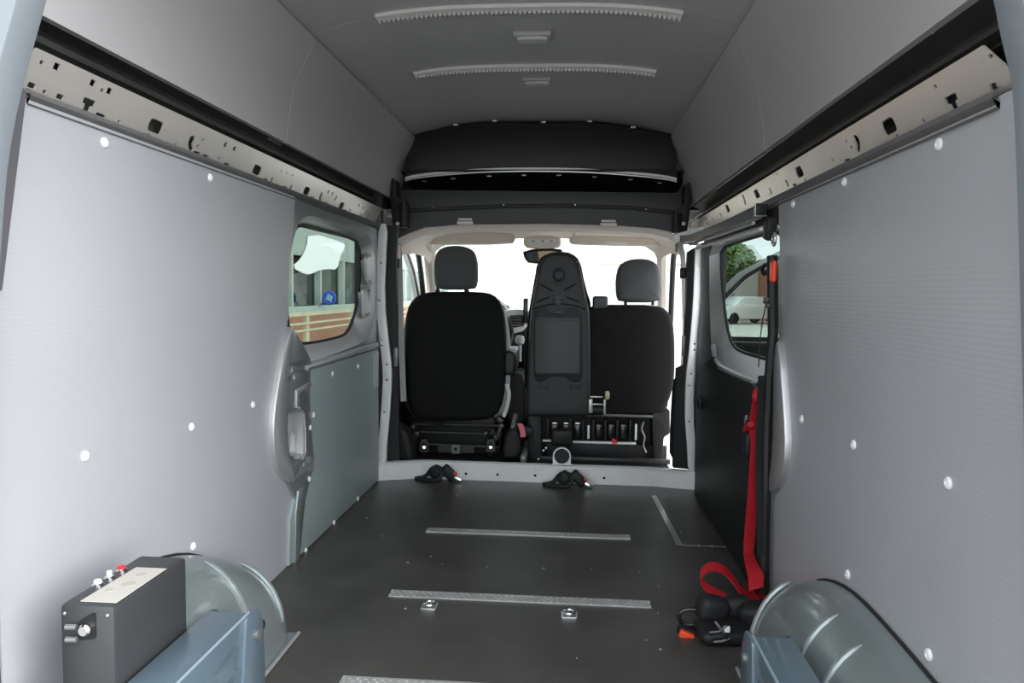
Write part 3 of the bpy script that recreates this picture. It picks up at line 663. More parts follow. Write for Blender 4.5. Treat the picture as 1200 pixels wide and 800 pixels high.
# belt webbing by the front doors
sb = thing('cab_seat_belt', onY(466,300,.02), 'pale grey belt webbing hanging by the closed cab door', 'seat belt')
P = [onY(a, b, .06) for a, b in ((466,285),(468,300),(469,340),(470,380),(471,420),(473,470))]
obj('webbing', ribbon(P, Vector((1,.5,0)), .03), mat('grey_webbing', (.33,.33,.34), .6, bump=.2, bscale=300), sb)
obj('belt_loop', box(onY(464,308,.03), (.035,.03,.05), .008), BLACK, sb)
obj('belt_cover', box(onY(464,295,.04), (.05,.02,.08), .012), BEIGE, sb)
sb2 = thing('cab_seat_belt', onY(800,330,.02), 'pale grey belt webbing hanging by the open cab door', 'seat belt')
P = [onY(a, b, .06) for a, b in ((797,283),(800,300),(802,330),(803,380),(800,440),(799,480))]
obj('webbing', ribbon(P, Vector((1,.5,0)), .03), MATS['grey_webbing'], sb2)
obj('belt_loop', box(onY(801,320,.03), (.035,.03,.055), .008), BLACK, sb2)
obj('belt_buckle', tube([onY(793,285,.05), onY(793,295,.05)], .008, 8), GREYLIP, sb2)

# dashboard
db = thing('dashboard', (0,1.35,.05), 'dark grey dashboard with silver vent panel and binnacle', 'dashboard')
obj('dash_body', xprof(rounded([(1.05,.42),(1.00,.60),(1.06,.80),(1.16,.845),(1.74,.80),(1.74,.05),(1.35,.05),(1.3,.35)], .04), -.82, .755, .004), HARD, db)
obj('binnacle', pillow(LY([(488,366),(492,352),(515,345),(545,343),(572,346),(586,355),(596,366)], 1.12), 1.08, .35, .03, 0, 3, 1), HARD, db)
vc = onY(603,376,1.00)
obj('vent_panel', pillow(LY([(582,366),(600,362),(618,363),(619,386),(594,393),(584,386)], .99), .985, .05, .008, 0, 3, 1), mat('silver_grey_trim', (.62,.63,.64), .45, .1), db)
ve = obj('air_vent', plate('Y', rounded(LY([(597,369.5),(613,369),(614,382),(601,384)], .98), .01), .978, .012), BLACK, db)
bm = bmesh.new()
for k in range(4): add_box(bm, onY(605,371.5+k*3.2,.974), (.072,.008,.006), .001)
obj('vent_slat', bm_me(bm), GREYLIP, ve)
obj('centre_screen', box(onY(616,364,.97), (.03,.03,.16), .005), BLACKG, db)
obj('centre_stack', xprof(rounded([(1.00,.05),(.96,.35),(.99,.70),(1.10,.74),(1.3,.7),(1.3,.05)], .03), -.12, .16, .004), BLACK, db)
Rw = Matrix.Rotation(math.radians(-32), 3, 'X')
ring_pts = [Vector((-.38,.86,.70))+Rw@Vector((.185*math.cos(a),0,.185*math.sin(a))) for a in [2*math.pi*k/32 for k in range(33)]]
sw = obj('steering_wheel', tube(ring_pts, .015, 8), BLACK, db)
c = Vector((-.38,.86,.70)); bm = bmesh.new()
for a in (0.15, math.pi-.15, -math.pi/2): add_tube(bm, [c+Vector((0,.02,0)), c+Rw@Vector((.18*math.cos(a),0,.18*math.sin(a)))], .014, 6)
obj('wheel_spoke', bm_me(bm), BLACK, sw)
obj('wheel_hub', box(c+Vector((0,.01,0)), (.14,.05,.12), .02, 3, Rw), BLACK, sw)
obj('steering_column', tube([c+Vector((0,.02,0)), c+Vector((0,.32,-.12))], .04, 10), BLACK, sw)

# ---------------- seats
def legs_base(): pass
ds = thing('driver_seat', onY(533,535,.30)*1.0, 'single cab seat with black fabric back and charcoal headrest', 'seat')
ds.location = (ds.location.x, .45, .05)
obj('backrest', pillow(LY([(474,372),(478,356),(489,345),(506,341.5),(560,341.5),(576,344.5),(586,355),(590.5,372),(592,402),(591.5,440),(589,470),(581,489),(560,494),(500,494),(481,488),(475,465),(473,420)], .24), .24, .13, .035, .012, 5, 1), FABRIC, ds)
obj('side_bolster', pillow(LY([(560,348),(578,349),(590,358),(595,376),(598,404),(598,440),(596,468),(590,486),(575,490)], .36), .335, .08, .03, 0, 4, 1), LFABRIC, ds)  # pale colour paints windscreen light on this bolster; its twin is charcoal
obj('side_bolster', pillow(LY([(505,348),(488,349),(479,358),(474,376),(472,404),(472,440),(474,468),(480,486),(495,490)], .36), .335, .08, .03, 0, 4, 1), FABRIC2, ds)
obj('headrest', pillow(LY([(508.5,333),(507.5,318),(508,303),(512,293),(521,288.5),(533,287),(545,288.5),(553.5,293),(557.5,303),(558.5,318),(558,333),(554,339.5),(512,339.5)], .27), .27, .11, .03, .008, 5, 1), FABRIC2, ds)
for a in (513,547): obj('headrest_post', tube([onY(a,348,.33), onY(a,332,.33)], .008, 8), BLACK, ds)
for a in (513,547): obj('post_collar', tube([onY(a,344,.325), onY(a,339.5,.325)], .014, 8), BLACK, ds)
obj('seat_cushion', box((onY(533,480,.6).x,.66,.36), (.50,.50,.15), .05, 4), FABRIC, ds)
bx = onY(533,480,.3).x
obj('seat_plinth', b2((bx-.22,.34,.05),(bx+.22,.85,.30), .01), BLACK, ds)
bm = bmesh.new()
for a, b, c2, d in ((486,497,590,499),(497,520,585,524),(492,506,588,509)): add_tube(bm, [onY(a,b,.30), onY(c2,d,.30)], .008, 8)
obj('base_crossbar', bm_me(bm), DARKCH, ds)
for a in (497,575):
    obj('slide_rail', boxes([(onY(a,520,.28)+Vector((0,.06,-.02)), (.035,.16,.10), .006)]), BLACK, ds)
    p = onY(a,521,.19); obj('rail_foot', plate('Y', rounded([(p.x-.028,p.z-.04),(p.x-.018,p.z+.03),(p.x+.018,p.z+.03),(p.x+.028,p.z-.04)], .01), p.y, .012, [rrect(p.x,p.z,.02,.025,.006)]), DARKCH, ds)
    obj('foot_bolt', tube([onY(a,524,.18), onY(a,524,.21)], .009, 6), ALU, ds)
p = onY(534,526,.21); obj('base_plate', plate('Y', rrect(p.x,p.z,.20,.045,.008), .22, .006, [rrect(p.x,p.z,.022,.022,.006)]), DARKCH, ds)
obj('centre_tab', plate('Y', rrect(p.x,p.z,.045,.05,.006), .205, .006, [rrect(p.x,p.z,.016,.018,.006)]), GREYLIP, ds)
rnd = random.Random(3)
for (a, b) in ((484,500),(488,508),(585,505),(587,500),(586,492),(577,506),(581,513),(569,508),(584,510)):
    obj('adjuster_bracket', box(onY(a, b, .27), (.02+rnd.random()*.02,.03,.015+rnd.random()*.02), .004, 2, Matrix.Rotation(rnd.random(), 3, 'Y')), DARKCH, ds)
obj('wiring_loom', tube(smooth_path([onY(a,b,.25) for a, b in ((498,494),(520,498),(545,503),(562,500),(580,505),(588,520),(580,532))], 2), .005, 6), BLACK, ds)
obj('tilt_lever', tube(smooth_path([onY(a,b,.28) for a, b in ((594,450),(597,462),(594,478),(590,488))], 1), .012, 8), ALUW, ds)
# armrest
ar = obj('armrest', pillow(LY([(590,413),(596,410),(603,412),(605,420),(604,436),(598,440),(591,438),(589,425)], .31), .29, .28, .018, 0, 4, 1), HARD, ds)
obj('armrest_pad', box(onY(600,410,.48), (.055,.26,.03), .012, 3), LFABRIC, ds)

# bench
pb = thing('passenger_bench', (.32,.45,.05), 'twin passenger bench with black fabric outer back and hard plastic table back', 'bench seat')
obj('outer_backrest', pillow(LY([(684,366),(690,360),(706,357.5),(722,357),(768,357.5),(781,362),(789,374),(791.5,400),(791.5,440),(788,462),(780,479),(768,487),(700,488),(684,486)], .26), .26, .13, .03, .01, 5, 1), FABRIC, pb)
obj('outer_headrest', pillow(LY([(722.5,346),(722,326),(725.5,311),(735,304.5),(749,302.5),(763,304),(771.5,310),(775,325),(776,344),(773,354.5),(726,354.5)], .29), .29, .11, .03, .008, 5, 1), FABRIC2, pb, label='charcoal fabric headrest')
for a in (733,765): obj('headrest_post', tube([onY(a,362,.34), onY(a,350,.34)], .009, 8), BLACK, pb)
obj('top_trim', box(onY(743,358.5,.33), (.23,.10,.012), .004), LFABRIC, pb)
obj('belt_guide', box(onY(703.5,355,.27)+Vector((0,.03,0)), (.082,.07,.075), .014, 3), HARD2, pb)
mb = obj('middle_backrest', pillow(LY([(625,488),(617,487),(617,478),(617.5,440),(619,400),(620.5,372),(624,350),(629,322),(633,305),(641,298),(655,295.5),(668,297),(677,304),(682,322),(686,346),(690,358),(692,372),(692,478),(692,487),(684,488)], .22), .215, .11, .018, .0, 4, 1), HARD, pb)
obj('middle_cushion', pillow(LY([(614,470),(615,410),(618,372),(624,338),(630,304),(641,296.5),(655,294),(670,296),(680,305),(686,335),(694,360),(696,470)], .30), .30, .07, .025, 0, 4, 1), FABRIC, pb)
def onM(L, Y): return LY(L, Y)
# raised pale edge of the shell
obj('shell_edge', tube(smooth_path([onY(a, b, .222) for a, b in ((620.5,440),(621,400),(623,362),(626,348),(631,322),(636,305))], 1), .0045, 6), GREYLIP, mb)
obj('shell_edge', tube(smooth_path([onY(a, b, .222) for a, b in ((689,440),(688.5,380),(686,355),(682.5,345),(679,325),(675,306))], 1), .0045, 6), GREYLIP, mb)
c = onY(655,322,.21)
obj('knob_recess', plate('Y', smooth_poly(LY([(647,322),(649,314),(655,311),(661,314),(663,322),(662,331),(655,335),(648,331)], .214), 1), .2125, .004), BLACK, mb)
obj('knob', lathe([(.032,.006),(.034,0),(.031,-.008),(.024,-.010),(.022,-.006),(.002,-.006)], 20, 'Y', (c.x,.212,c.z)), HARD, mb)
carve(mb, [tube([onY(q[0],q[1],.2145), onY(q[2],q[3],.2145)], .005, 6) for q in ((633,333,648,341),(675,332,661,340),(629,354,644,347.5),(679,354,664,348))])
carve(mb, [tube(smooth_path([onY(a,b,.2145) for a, b in ((622,364),(632,359),(644,356.5),(655,356),(666,356.5),(677,359),(687,363))], 1), .0045, 6)])
obj('strap_tab', boxes([(onY(653.5,349,.21), (.052,.012,.022), .004), (onY(653.5,354,.208), (.036,.010,.030), .004)]), HARD2, mb)
# folding table; the black plate behind paints the shade of its gap
tb = obj('table_gap_shade', plate('Y', smooth_poly(LY([(625,366),(630,361),(640,359),(644,366),(650,369.5),(660,369.5),(664,363),(668,360),(678,363),(683,369),(683,440),(679,448),(668,447),(662,441),(645,441),(638,447),(629,447),(625,441)], .21), 1), .2095, .006, bev=.001), BLACK, pb)
obj('folding_table', plate('Y', rounded(LY([(627,372),(679,372),(679,438),(627,438)], .20), .012), .2035, .01, bev=.003), HARD2, pb)
obj('table_hinge_line', box(onY(653,375,.2025), (.235,.004,.006), .001), HARD, pb)
obj('table_latch', box(onY(654,366,.207), (.05,.012,.022), .005), HARD2, pb)
for k in range(2):
    p = onY(637+k*37,452,.2145); obj('shell_foot_pad', plate('Y', rrect(p.x,p.z,.06,.03,.006), .2125, .004, bev=.001), HARD, pb)
# cushions and base
obj('bench_cushion', box((.385,.70,.36), (.70,.50,.14), .05, 4), FABRIC, pb)
obj('bench_back_plate', b2((.02,.42,.06),(.70,.46,.34)), BLACK, pb)
for q in ([(618,484),(634,482),(635,540),(626,543),(620,540)], [(764,484),(778,482),(785,480),(785,508),(778,512),(776,542),(766,543)]):
    obj('bench_side', plate('Y', rounded(LY(q, .27), .012), .27, .30, bev=.004), BLACK, pb)
obj('cross_tube', tube([onY(634,484.5,.265), onY(765,488,.265)], .008, 8), GREYLIP, pb)
obj('lower_bar', boxes([((onY(672,517,.28)+onY(744,520,.28))/2, (.345,.02,.012), .003)]), WHITESTEEL, pb)
obj('lower_bar', boxes([(onY(641,516,.28), (.05,.02,.010), .003)]), WHITESTEEL, pb)
for a, b, t in ((689.5,506,.075),(745,506,.09)): obj('upright_bar', box(onY(a,b,.285), (.012,.012,t), .003), WHITESTEEL, pb)
for a in (642,668,683,695,709,723,738):
    obj('divider', box(onY(a,503,.32), (.014,.06,.12), .004), BLACK, pb)
for i, a in enumerate((650,663.5,677,702,716.5,731)):
    s = obj('belt_slot', box(onY(a,505,.33), (.042,.03,.085), .008), BLACKG, pb)
    obj('slot_catch', box(onY(a,(496 if i < 3 else 499),.305), (.028,.008,.010), .002), ALU if i < 3 else GREYLIP, s)
obj('base_board', b2((.05,.30,.055),(.71,.32,.135), .004), BLACK, pb)
obj('base_rail', b2((.02,.22,.05),(.72,.26,.075), .004), DARKCH, pb)
for a, b in ((640,525),(637,528),(631,538),(756,541),(765,541)): obj('base_bolt', box(onY(a,b,.26), (.014,.014,.014), .003), ALU, pb)
obj('red_tag', plate('Y', smooth_poly(LY([(718,513),(722,515),(724,519),(719,520),(716,517)], .255), 1), .25, .006), REDP, pb)
obj('floor_box', box(onY(658,512,.22), (.11,.06,.09), .015, 3), BLACK, pb, label='small black box above the ring bracket')
obj('side_lever', tube(smooth_path([onY(a,b,.24) for a, b in ((754,494),(751,503),(756,512),(753,521),(757,530))], 2), .006, 6), GREYLIP, pb)
rt = obj('belt_retractor', boxes([(onY(692,475,.20), (.022,.05,.075), .005), (onY(704,476,.20)+Vector((.02,0,0)), (.012,.05,.08), .004), (onY(699,465,.20), (.07,.008,.008), .002), (onY(699,473.5,.20), (.07,.008,.008), .002)]), mat('pale_zinc', (.55,.55,.5), .35, .5), pb)
obj('retractor_spool', tube([onY(691,480,.22), onY(707,480,.22)], .030, 12), BLACK, rt)
obj('retractor_cap', lathe([(.02,.0),(.024,.006),(.022,.02),(.012,.024)], 12, 'X', tuple(onY(709,463,.20))), CRM, rt)

# ring bracket on sill
P = onY(658.5,533.5,-.02)
rbk = obj('ring_bracket', plate('Y', [(P.x+.046*math.cos(a), P.z+.046*math.sin(a)) for a in [math.pi*k/14 for k in range(15)]]+[(P.x-.046,.087),(P.x+.046,.087)], -.04, .006, [[(P.x+.039*math.cos(2*math.pi*k/24), P.z+.039*math.sin(2*math.pi*k/24)) for k in range(24)]]), WHITESTEEL, label='white steel bracket with a round hole standing on the sill', cat='bracket')
obj('cup', lathe([(.0385,0),(.0385,.05),(.01,.052)], 20, 'Y', (P.x,-.036,P.z)), BLACK, rbk)
obj('bracket_flange', b2((P.x-.05,-.04,.084),(P.x+.05,.0,.090)), WHITESTEEL, rbk)

# handbrake, gaiter
hb = thing('handbrake', onY(600,520,.18), 'black gaiter handbrake lever with a pink ribbon beside the single seat', 'handbrake')
obj('gaiter', pillow(LY([(589,534),(591,512),(597,502),(605,500),(610,512),(610,533),(600,536)], .20), .14, .16, .02, 0, 4, 1), BLACK, hb)
obj('lever', tube([onY(600,503,.2), onY(602,494,.22), onY(604.5,486,.26)], [.012,.011,.014], 8), GREYLIP, hb)
obj('ribbon', ribbon(smooth_path([onY(a,b,.135) for a, b in ((607,496),(610,497),(612,503),(613,512))], 1), Vector((1,0,.1)), .028), PINK, hb)
obj('buckle', box(onY(618,505,.17), (.06,.04,.05), .012), BLACK, hb)
tun = obj('cab_tunnel', b2((onY(612,540,.3).x,.10,.05),(onY(619,540,.3).x,.55,.10), .01), GREYLIP, label='grey floor tunnel plate between the cab seats', cat='floor plate')
gl_ = obj('gear_console', pillow(LY([(592,500),(594,446),(598,436),(612,436),(617,446),(618,500)], .62), .60, .30, .02, 0, 3, 1), BLACK, label='black centre console behind the dashboard between the cab seats', cat='console')
obj('gear_knob', lathe([(.012,-.10),(.012,0),(.026,.01),(.03,.035),(.022,.055),(.004,.058)], 14, 'Z', tuple(onY(609,404,.70))), LFABRIC, gl_)
# corner trims at pillar feet
for q, lab, yy in (([(446,545),(449,520),(455,503),(466,497),(478,508),(484,540),(480,545)], 'black moulded step trim at the foot of the grey-green door pillar', .06), ([(787,546),(788,500),(791,450),(797,440),(804,445),(806,490),(812,548)], 'black moulded trim at the foot of the open cab door pillar', .02)):
    st = obj('step_trim', pillow(LY(q, yy), yy, .12, .02, 0, 4, 1), BLACK, label=lab, cat='trim')
    if 'green' in lab: obj('yellow_plug', box(onY(453.5,532.5,yy-.004), (.012,.01,.016), .003), mat('yellow_plug', (.6,.55,.05), .5), st)
obj('cab_step', b2((.745,.06,-.34),(.92,1.3,-.24), .01), WHITESTEEL, label='white door step under the open cab door', cat='step')

# ================================================================== CEILING THINGS
def ceil_strip(pxs, Y, lab):
    x0, x1 = pxs; n = 24
    pts = [Vector((x0+(x1-x0)*k/n, Y, bow(x0+(x1-x0)*k/n)-.004)) for k in range(n+1)]
    t = thing('ceiling_strip', pts[n//2], lab, 'strip', 'aluminium strips on the roof lining')
    obj('strip_plate', ribbon(pts, Vector((0,1,0)), .046, .014), ALUW, t)
    bm = bmesh.new()
    for k in range(64):
        x = x0+(x1-x0)*(k+.5)/64; add_box(bm, (x, Y+.018, bow(x)-.013), ((x1-x0)/64*.55, .010, .012))
    tag(obj('strip_teeth', bm_me(bm), ALU, t), kind='stuff')
    obj('strip_lip', ribbon([p+Vector((0,.022,-.012)) for p in pts], Vector((0,0,1)), .004, .002), GREYLIP, t)
ceil_strip((-.475,.512), -1.365, 'curved aluminium strip over the roof lining joint')
ceil_strip((-.485,.498), -.72, 'curved aluminium strip between the two dome lights')
def dome(Y, cx, w, d, lab):
    z = bow(cx); t = thing('dome_light', (cx, Y, z), lab, 'lamp', 'dome lights on the roof lining')
    obj('housing', box((cx,Y,z-.007), (w,d,.016), .005, 3), mat('grey_lamp_housing', (.5,.5,.5), .4), t)
    obj('lens', pillow([(cx-w*.38,-d*.34),(cx+w*.38,-d*.34),(cx+w*.42,0),(cx+w*.38,d*.34),(cx-w*.38,d*.34),(cx-w*.42,0)], 0, .012, .005, 0, 3, 1), mat('frosted_lens', (.62,.62,.62), .3), t)
    l = t.children[-1]; l.data.transform(Matrix.Translation((0,Y,z-.026)) @ Matrix.Rotation(math.radians(90), 4, 'X') @ Matrix.Diagonal((1,1,1,1)))
    for s in (-1, 1): rivet((cx+s*w*.46, Y, z-.015), (0,0,-1), t, SCREW, 'housing_screw', .8)
dome(-1.10, .022, .135, .075, 'wide rectangular dome light behind the middle roof strip')
dome(-.53, .012, .125, .062, 'slim rectangular dome light between the middle strip and the header')

# ================================================================== FLOOR THINGS
RAILM = mat('worn_aluminium', (.52,.52,.51), .4, .45, noise=.12, nscale=30)
def floor_rail(x0, x1, y, w, lab, sl=0.0):
    t = thing('floor_rail', ((x0+x1)/2, y, 0), lab, 'floor rail', 'aluminium rails across the floor')
    n = 40; pitch = (x1-x0)/n
    holes = [[(x0+pitch*(k+.5)+.004*math.cos(2*math.pi*j/8), y+.004*math.sin(2*math.pi*j/8)) for j in range(8)] for k in range(n)]
    obj('rail_plate', plate('Z', [(x0,y-w/2),(x1,y-w/2),(x1,y+w/2),(x0,y+w/2)], 0, .004, holes), RAILM, t)
    obj('rail_track', b2((x0+.004,y-.010,-.002),(x1-.004,y+.010,.0015)), RAILM, t)
    bm = bmesh.new()
    for k in range(n+1):
        for s in (-1, 1): add_box(bm, (min(x1-.004, max(x0+.004, x0+pitch*k)), y+s*w*.30, .0045), (.007,.006,.0015), 0)
    tag(obj('rail_studs', bm_me(bm), RAILM, t), kind='stuff')
floor_rail(-.392,.423,-.887,.05,'slim perforated aluminium floor rail close to the cab sill')
floor_rail(-.385,.438,-1.537,.05,'perforated aluminium floor rail just beyond the two lashing rings')
floor_rail(-.376,.445,-2.09,.05,'perforated aluminium floor rail between the wheel arches')
p1, p2 = onZ(766,581,0), onZ(796,638,0)
t = thing('floor_strip', (p1+p2)/2, 'plain aluminium strip running lengthwise near the black door trim', 'floor strip')
d = (p2-p1).normalized(); s = Vector((-d.y, d.x, 0))*.012
obj('strip_plate', plate('Z', [tuple((p1+s).xy), tuple((p1-s).xy), tuple((p2-s).xy), tuple((p2+s).xy)], 0, .003), ALU, t)
for f in (.1,.35,.6,.85): rivet(p1+(p2-p1)*f+Vector((0,0,.003)), (0,0,1), t, SCREW, 'strip_screw', .7)
a, b = onZ(799,638.5,0), onZ(856,641,0)
t2 = thing('floor_seam', (a+b)/2, 'thin pale floor joint with screws running to the black door trim', 'floor joint')
obj('joint_bead', tube([a+Vector((0,0,.0005)), b+Vector((-.01,0,.0005))], .0022, 6), GREYLIP, t2)
for f in (.35,.62,.95): rivet(a+(b-a)*f, (0,0,1), t2, SCREW, 'joint_screw', 1.0)
for (a, b), lab in (((503,711),'small steel lashing ring in the floor near the control box side'), ((667,721),'small steel lashing ring in the floor near the red strap side')):
    p = onZ(a, b, 0); t = thing('lashing_ring', p, lab, 'lashing ring', 'lashing rings in the floor')
    obj('ring_plate', plate('Z', rrect(p.x,p.y,.048,.05,.006), 0, .004, bev=.001), ALU, t)
    obj('ring', tube([p+Vector((.017*math.cos(k*math.pi/8), .017*math.sin(k*math.pi/8)+.004, .010)) for k in range(17)], .0045, 8), CHROME, t)
    obj('ring_boss', lathe([(.009,.003),(.009,.010),(.005,.014),(.001,.014)], 10, 'Z', (p.x,p.y,0)), CHROME, t)

# ---------------- belt tongues on the floor by the sill
def floor_belt(a, b, lab):
    p = onZ(a, b, 0); t = thing('floor_belt_buckle', p, lab, 'belt buckle', 'belt buckles lying by the sill')
    bm = bmesh.new(); add_tube(bm, smooth_path([p+Vector(q) for q in ((-.13,0,.008),(-.08,.03,.01),(-.05,.02,.06),(-.01,-.01,.075),(.02,-.03,.05),(.0,-.04,.012),(-.06,-.035,.010),(-.11,-.02,.010))], 2), .010, 6)
    obj('belt_loop', bm_me(bm), WEB, t)
    obj('reel', box(p+Vector((-.02,.01,.04)), (.06,.05,.07), .015, 3, Matrix.Rotation(.5,3,'Y')), BLACK, t)
    obj('buckle_body', box(p+Vector((.045,-.01,.045)), (.085,.05,.05), .012, 3, Matrix.Rotation(.75,3,'Y')), BLACK, t)
    obj('red_button', box(p+Vector((.078,-.018,.040)), (.022,.03,.02), .005, 2, Matrix.Rotation(.75,3,'Y')), REDP, t)
    obj('chrome_tongue', box(p+Vector((.095,-.02,.018)), (.045,.04,.02), .006, 2, Matrix.Rotation(.4,3,'Y')), CHROME, t)
    return t
floor_belt(516,563,'black seat belt buckle on the floor near the grey-green door')
floor_belt(667,570,'black seat belt buckle on the floor below the ring bracket')

# ================================================================== WHEEL ARCHES
def arch(nm, side, lab, a, yf, yend, ribs):
    X0 = side*.805
    def hh(y): return .33*math.sqrt(max(.05, 1-((y+2.3)/(.53 if y > -2.3 else 1.2))**2))
    def sec(y, n=14):
        b = hh(y); out = []
        for k in range(n+1):
            th = math.pi/2*k/n; out.append((X0-side*a*math.cos(th)**(2/2.5), max(0, b*math.sin(th)**(2/2.5))))
        return out
    bm = bmesh.new(); rows = []
    ys = [yf,yf-.003,yf-.012,yf-.028,yf-.05,yf-.08]+[yf-.12-.04*k for k in range(20) if yf-.12-.04*k > yend]
    for i, y in enumerate(ys):
        f = [.80,.86,.92,.965,.99,1.0][i] if i < 6 else 1
        rows.append([bm.verts.new((X0+(x-X0)*f, y, z*f if z > .01 else z)) for x, z in sec(y)])
    for f, dy in ((.97,.01),(.9,.03),(.7,.05),(.3,.06)): rows.append([bm.verts.new((X0+(x-X0)*f, yend-dy, z*f)) for x, z in sec(yend)])
    ctr = bm.verts.new((X0,yf+.002,0))
    for R, S in zip(rows, rows[1:]):
        for k in range(len(R)-1): bm.faces.new((R[k], R[k+1], S[k+1], S[k]))
    for k in range(len(rows[0])-1): bm.faces.new((ctr, rows[0][k+1], rows[0][k]))
    o = obj(nm, bm_me(bm, 60), GREENSTEEL, label=lab, cat='wheel arch', kind='structure')
    for y in ribs:
        P = [Vector((x, y+.02*(k/14), z)) for k, (x, z) in enumerate(sec(y))][2:12]
        obj('pressed_rib', tube(P, [.003]+[.0075]*8+[.003], 8), GREENSTEEL, o)
    obj('floor_flange', b2((min(X0-side*a-side*.012, X0-side*a+side*.02),yend,0),(max(X0-side*a-side*.012, X0-side*a+side*.02),yf+.01,.006)), GREENSTEEL, o)
    obj('edge_bead', tube([(X0-side*(a+.011),yend,.006),(X0-side*(a+.011),yf+.01,.006)], .005, 6), SILVER, o)
    obj('wall_seal', tube([(X0-side*.009,yf-.04-k*.06,hh(yf-.04-k*.06)+.001) for k in range(14) if yf-.04-k*.06 > yend], .004, 6), SEAL, o)
    obj('body_plug', lathe([(.014,0),(.014,.003),(.008,.005),(.001,.005)], 12, 'X', (X0-side*a*.97 if side>0 else X0-side*a*.97,yf-.2,.12)), BLACK, o)
    return o
arch('wheel_arch_left', -1, 'grey-green pressed wheel arch under the graphite control box', .225, -1.86, -2.44, (-1.93,-2.12))
arch('wheel_arch_right', 1, 'grey-green pressed wheel arch beside the heap of straps', .175, -1.94, -2.72, (-1.99,-2.32,-2.45))

# ---------------- ramp arms
def ramp(cx, side, lab, w):
    t = thing('ramp_arm', (cx,-2.5,0), lab, 'ramp arm', 'blue-grey ramp arms at the rear')
    yf = -2.345; zt = .28
    beam = obj('arm_beam', xprof(rounded([(yf,zt),(yf+.02,.265),(yf+.015,.18),(yf-.06,.15),(-2.9,.15),(-2.9,zt)], .006), cx-w/2, cx+w/2, .003), BLUE, t)
    xs = cx-side*(w/2+.004)
    obj('side_leg', xprof(rounded([(yf+.03,zt),(yf+.055,.24),(yf+.07,0),(yf-.07,0),(yf-.03,zt)], .012), xs-.004, xs+.004, .001), BLUE, t)
    obj('side_leg', xprof(rounded([(yf+.03,zt-.005),(yf+.055,.24),(yf+.07,0),(yf-.07,0),(yf-.03,zt-.005)], .012), cx+side*(w/2+.004)-.004, cx+side*(w/2+.004)+.004, .001), BLUE, t)
    obj('pivot_pin', tube([(xs-side*.012,yf+.018,.225),(xs+side*.01,yf+.018,.225)], .011, 12), GREYLIP, t)
    carve(beam, [box((cx-side*w/2,yf-.07,.205), (.06,.014,.03))])
    obj('weld_bead', tube([(cx-side*w/2,yf,zt),(cx-side*w/2,-2.9,zt)], .003, 6), mat('pale_blue_edge', (.3,.38,.43), .3, .2), t)
    obj('foot_plate', b2((cx-w/2-.02,yf-.10,0),(cx+w/2+.02,yf+.09,.008), .002), BLUE, t)
ramp(-.5375, -1, 'blue-grey steel ramp arm beside the graphite control box', .085)
ramp(.592, 1, 'blue-grey steel ramp arm beside the heap of straps', .075)

# ---------------- control box
X0, X1, Y0, Y1, Z1 = -.690, -.591, -2.664, -2.416, .423
cbx = thing('control_box', ((X0+X1)/2,(Y0+Y1)/2,.20), 'graphite metal control box with a cream label on its lid', 'control box')
obj('box_body', b2((X0,Y0,.20),(X1,Y1,Z1), .009), GREYBOX, cbx)
lb = [Vector(q) for q in ((X0+.030,Y0+.014,0),(X1-.004,Y0+.014,0),(X1-.004,Y1-.072,0),(X0+.034,Y1-.072,0))]
lo = obj('label', plate('Z', [(p.x, p.y) for p in lb], Z1+.0002, .0012), LABEL, cbx, label='cream printed label')
for (a, b, r) in ((.068,.095,.013),(.05,.065,.008),(.065,.14,.010)):
    p = Vector((X0+a, Y0+b, Z1)); obj('faded_mark', lathe([(r,Z1+.0010),(r,Z1+.0018),(r*.5,Z1+.0019)], 14, 'Z', (p.x,p.y,0)), FAINT, lo)
for (b, k) in ((.085,0),(.12,1),(.158,2)):
    p = Vector((X0+.015, Y0+b, Z1))
    s = obj('switch_base', lathe([(.010,-.002),(.010,.003),(.008,.005),(.001,.005)], 14, 'Z', tuple(p)), CHROME, cbx)
    if k == 1: obj('toggle', tube([p, p+Vector((0,.0,.014))], [.004,.005], 8), WHITEP, s)
    else: obj('push_button', lathe([(.007,.004),(.007,.009),(.005,.011),(.001,.011)], 12, 'Z', tuple(p)), REDP if k == 2 else WHITEP, s)
fc = onY(101,735,Y0)
pt = obj('power_socket', plate('Y', rounded([(fc.x-.012,fc.z-.022),(fc.x+.018,fc.z-.018),(fc.x+.018,fc.z+.028),(fc.x+.004,fc.z+.022),(fc.x-.012,fc.z+.01)], .005), Y0-.003, .004), BLACK, cbx)
obj('key_switch', lathe([(.010,.0),(.011,-.010),(.008,-.014),(.001,-.014)], 12, 'Y', (fc.x+.004,Y0-.002,fc.z)), CHROME, cbx)
for dz in (.004,-.018): obj('cable_stub', tube([(fc.x-.012,Y0-.008,fc.z+dz),(fc.x-.030,Y0-.010,fc.z+dz)], .005, 8), GREYLIP, cbx)
for q in ((X0+.01,Z1-.016),(X1-.012,Z1-.016)): rivet((q[0],Y0,q[1]), (0,-1,0), cbx, SCREW, 'lid_screw', .6)

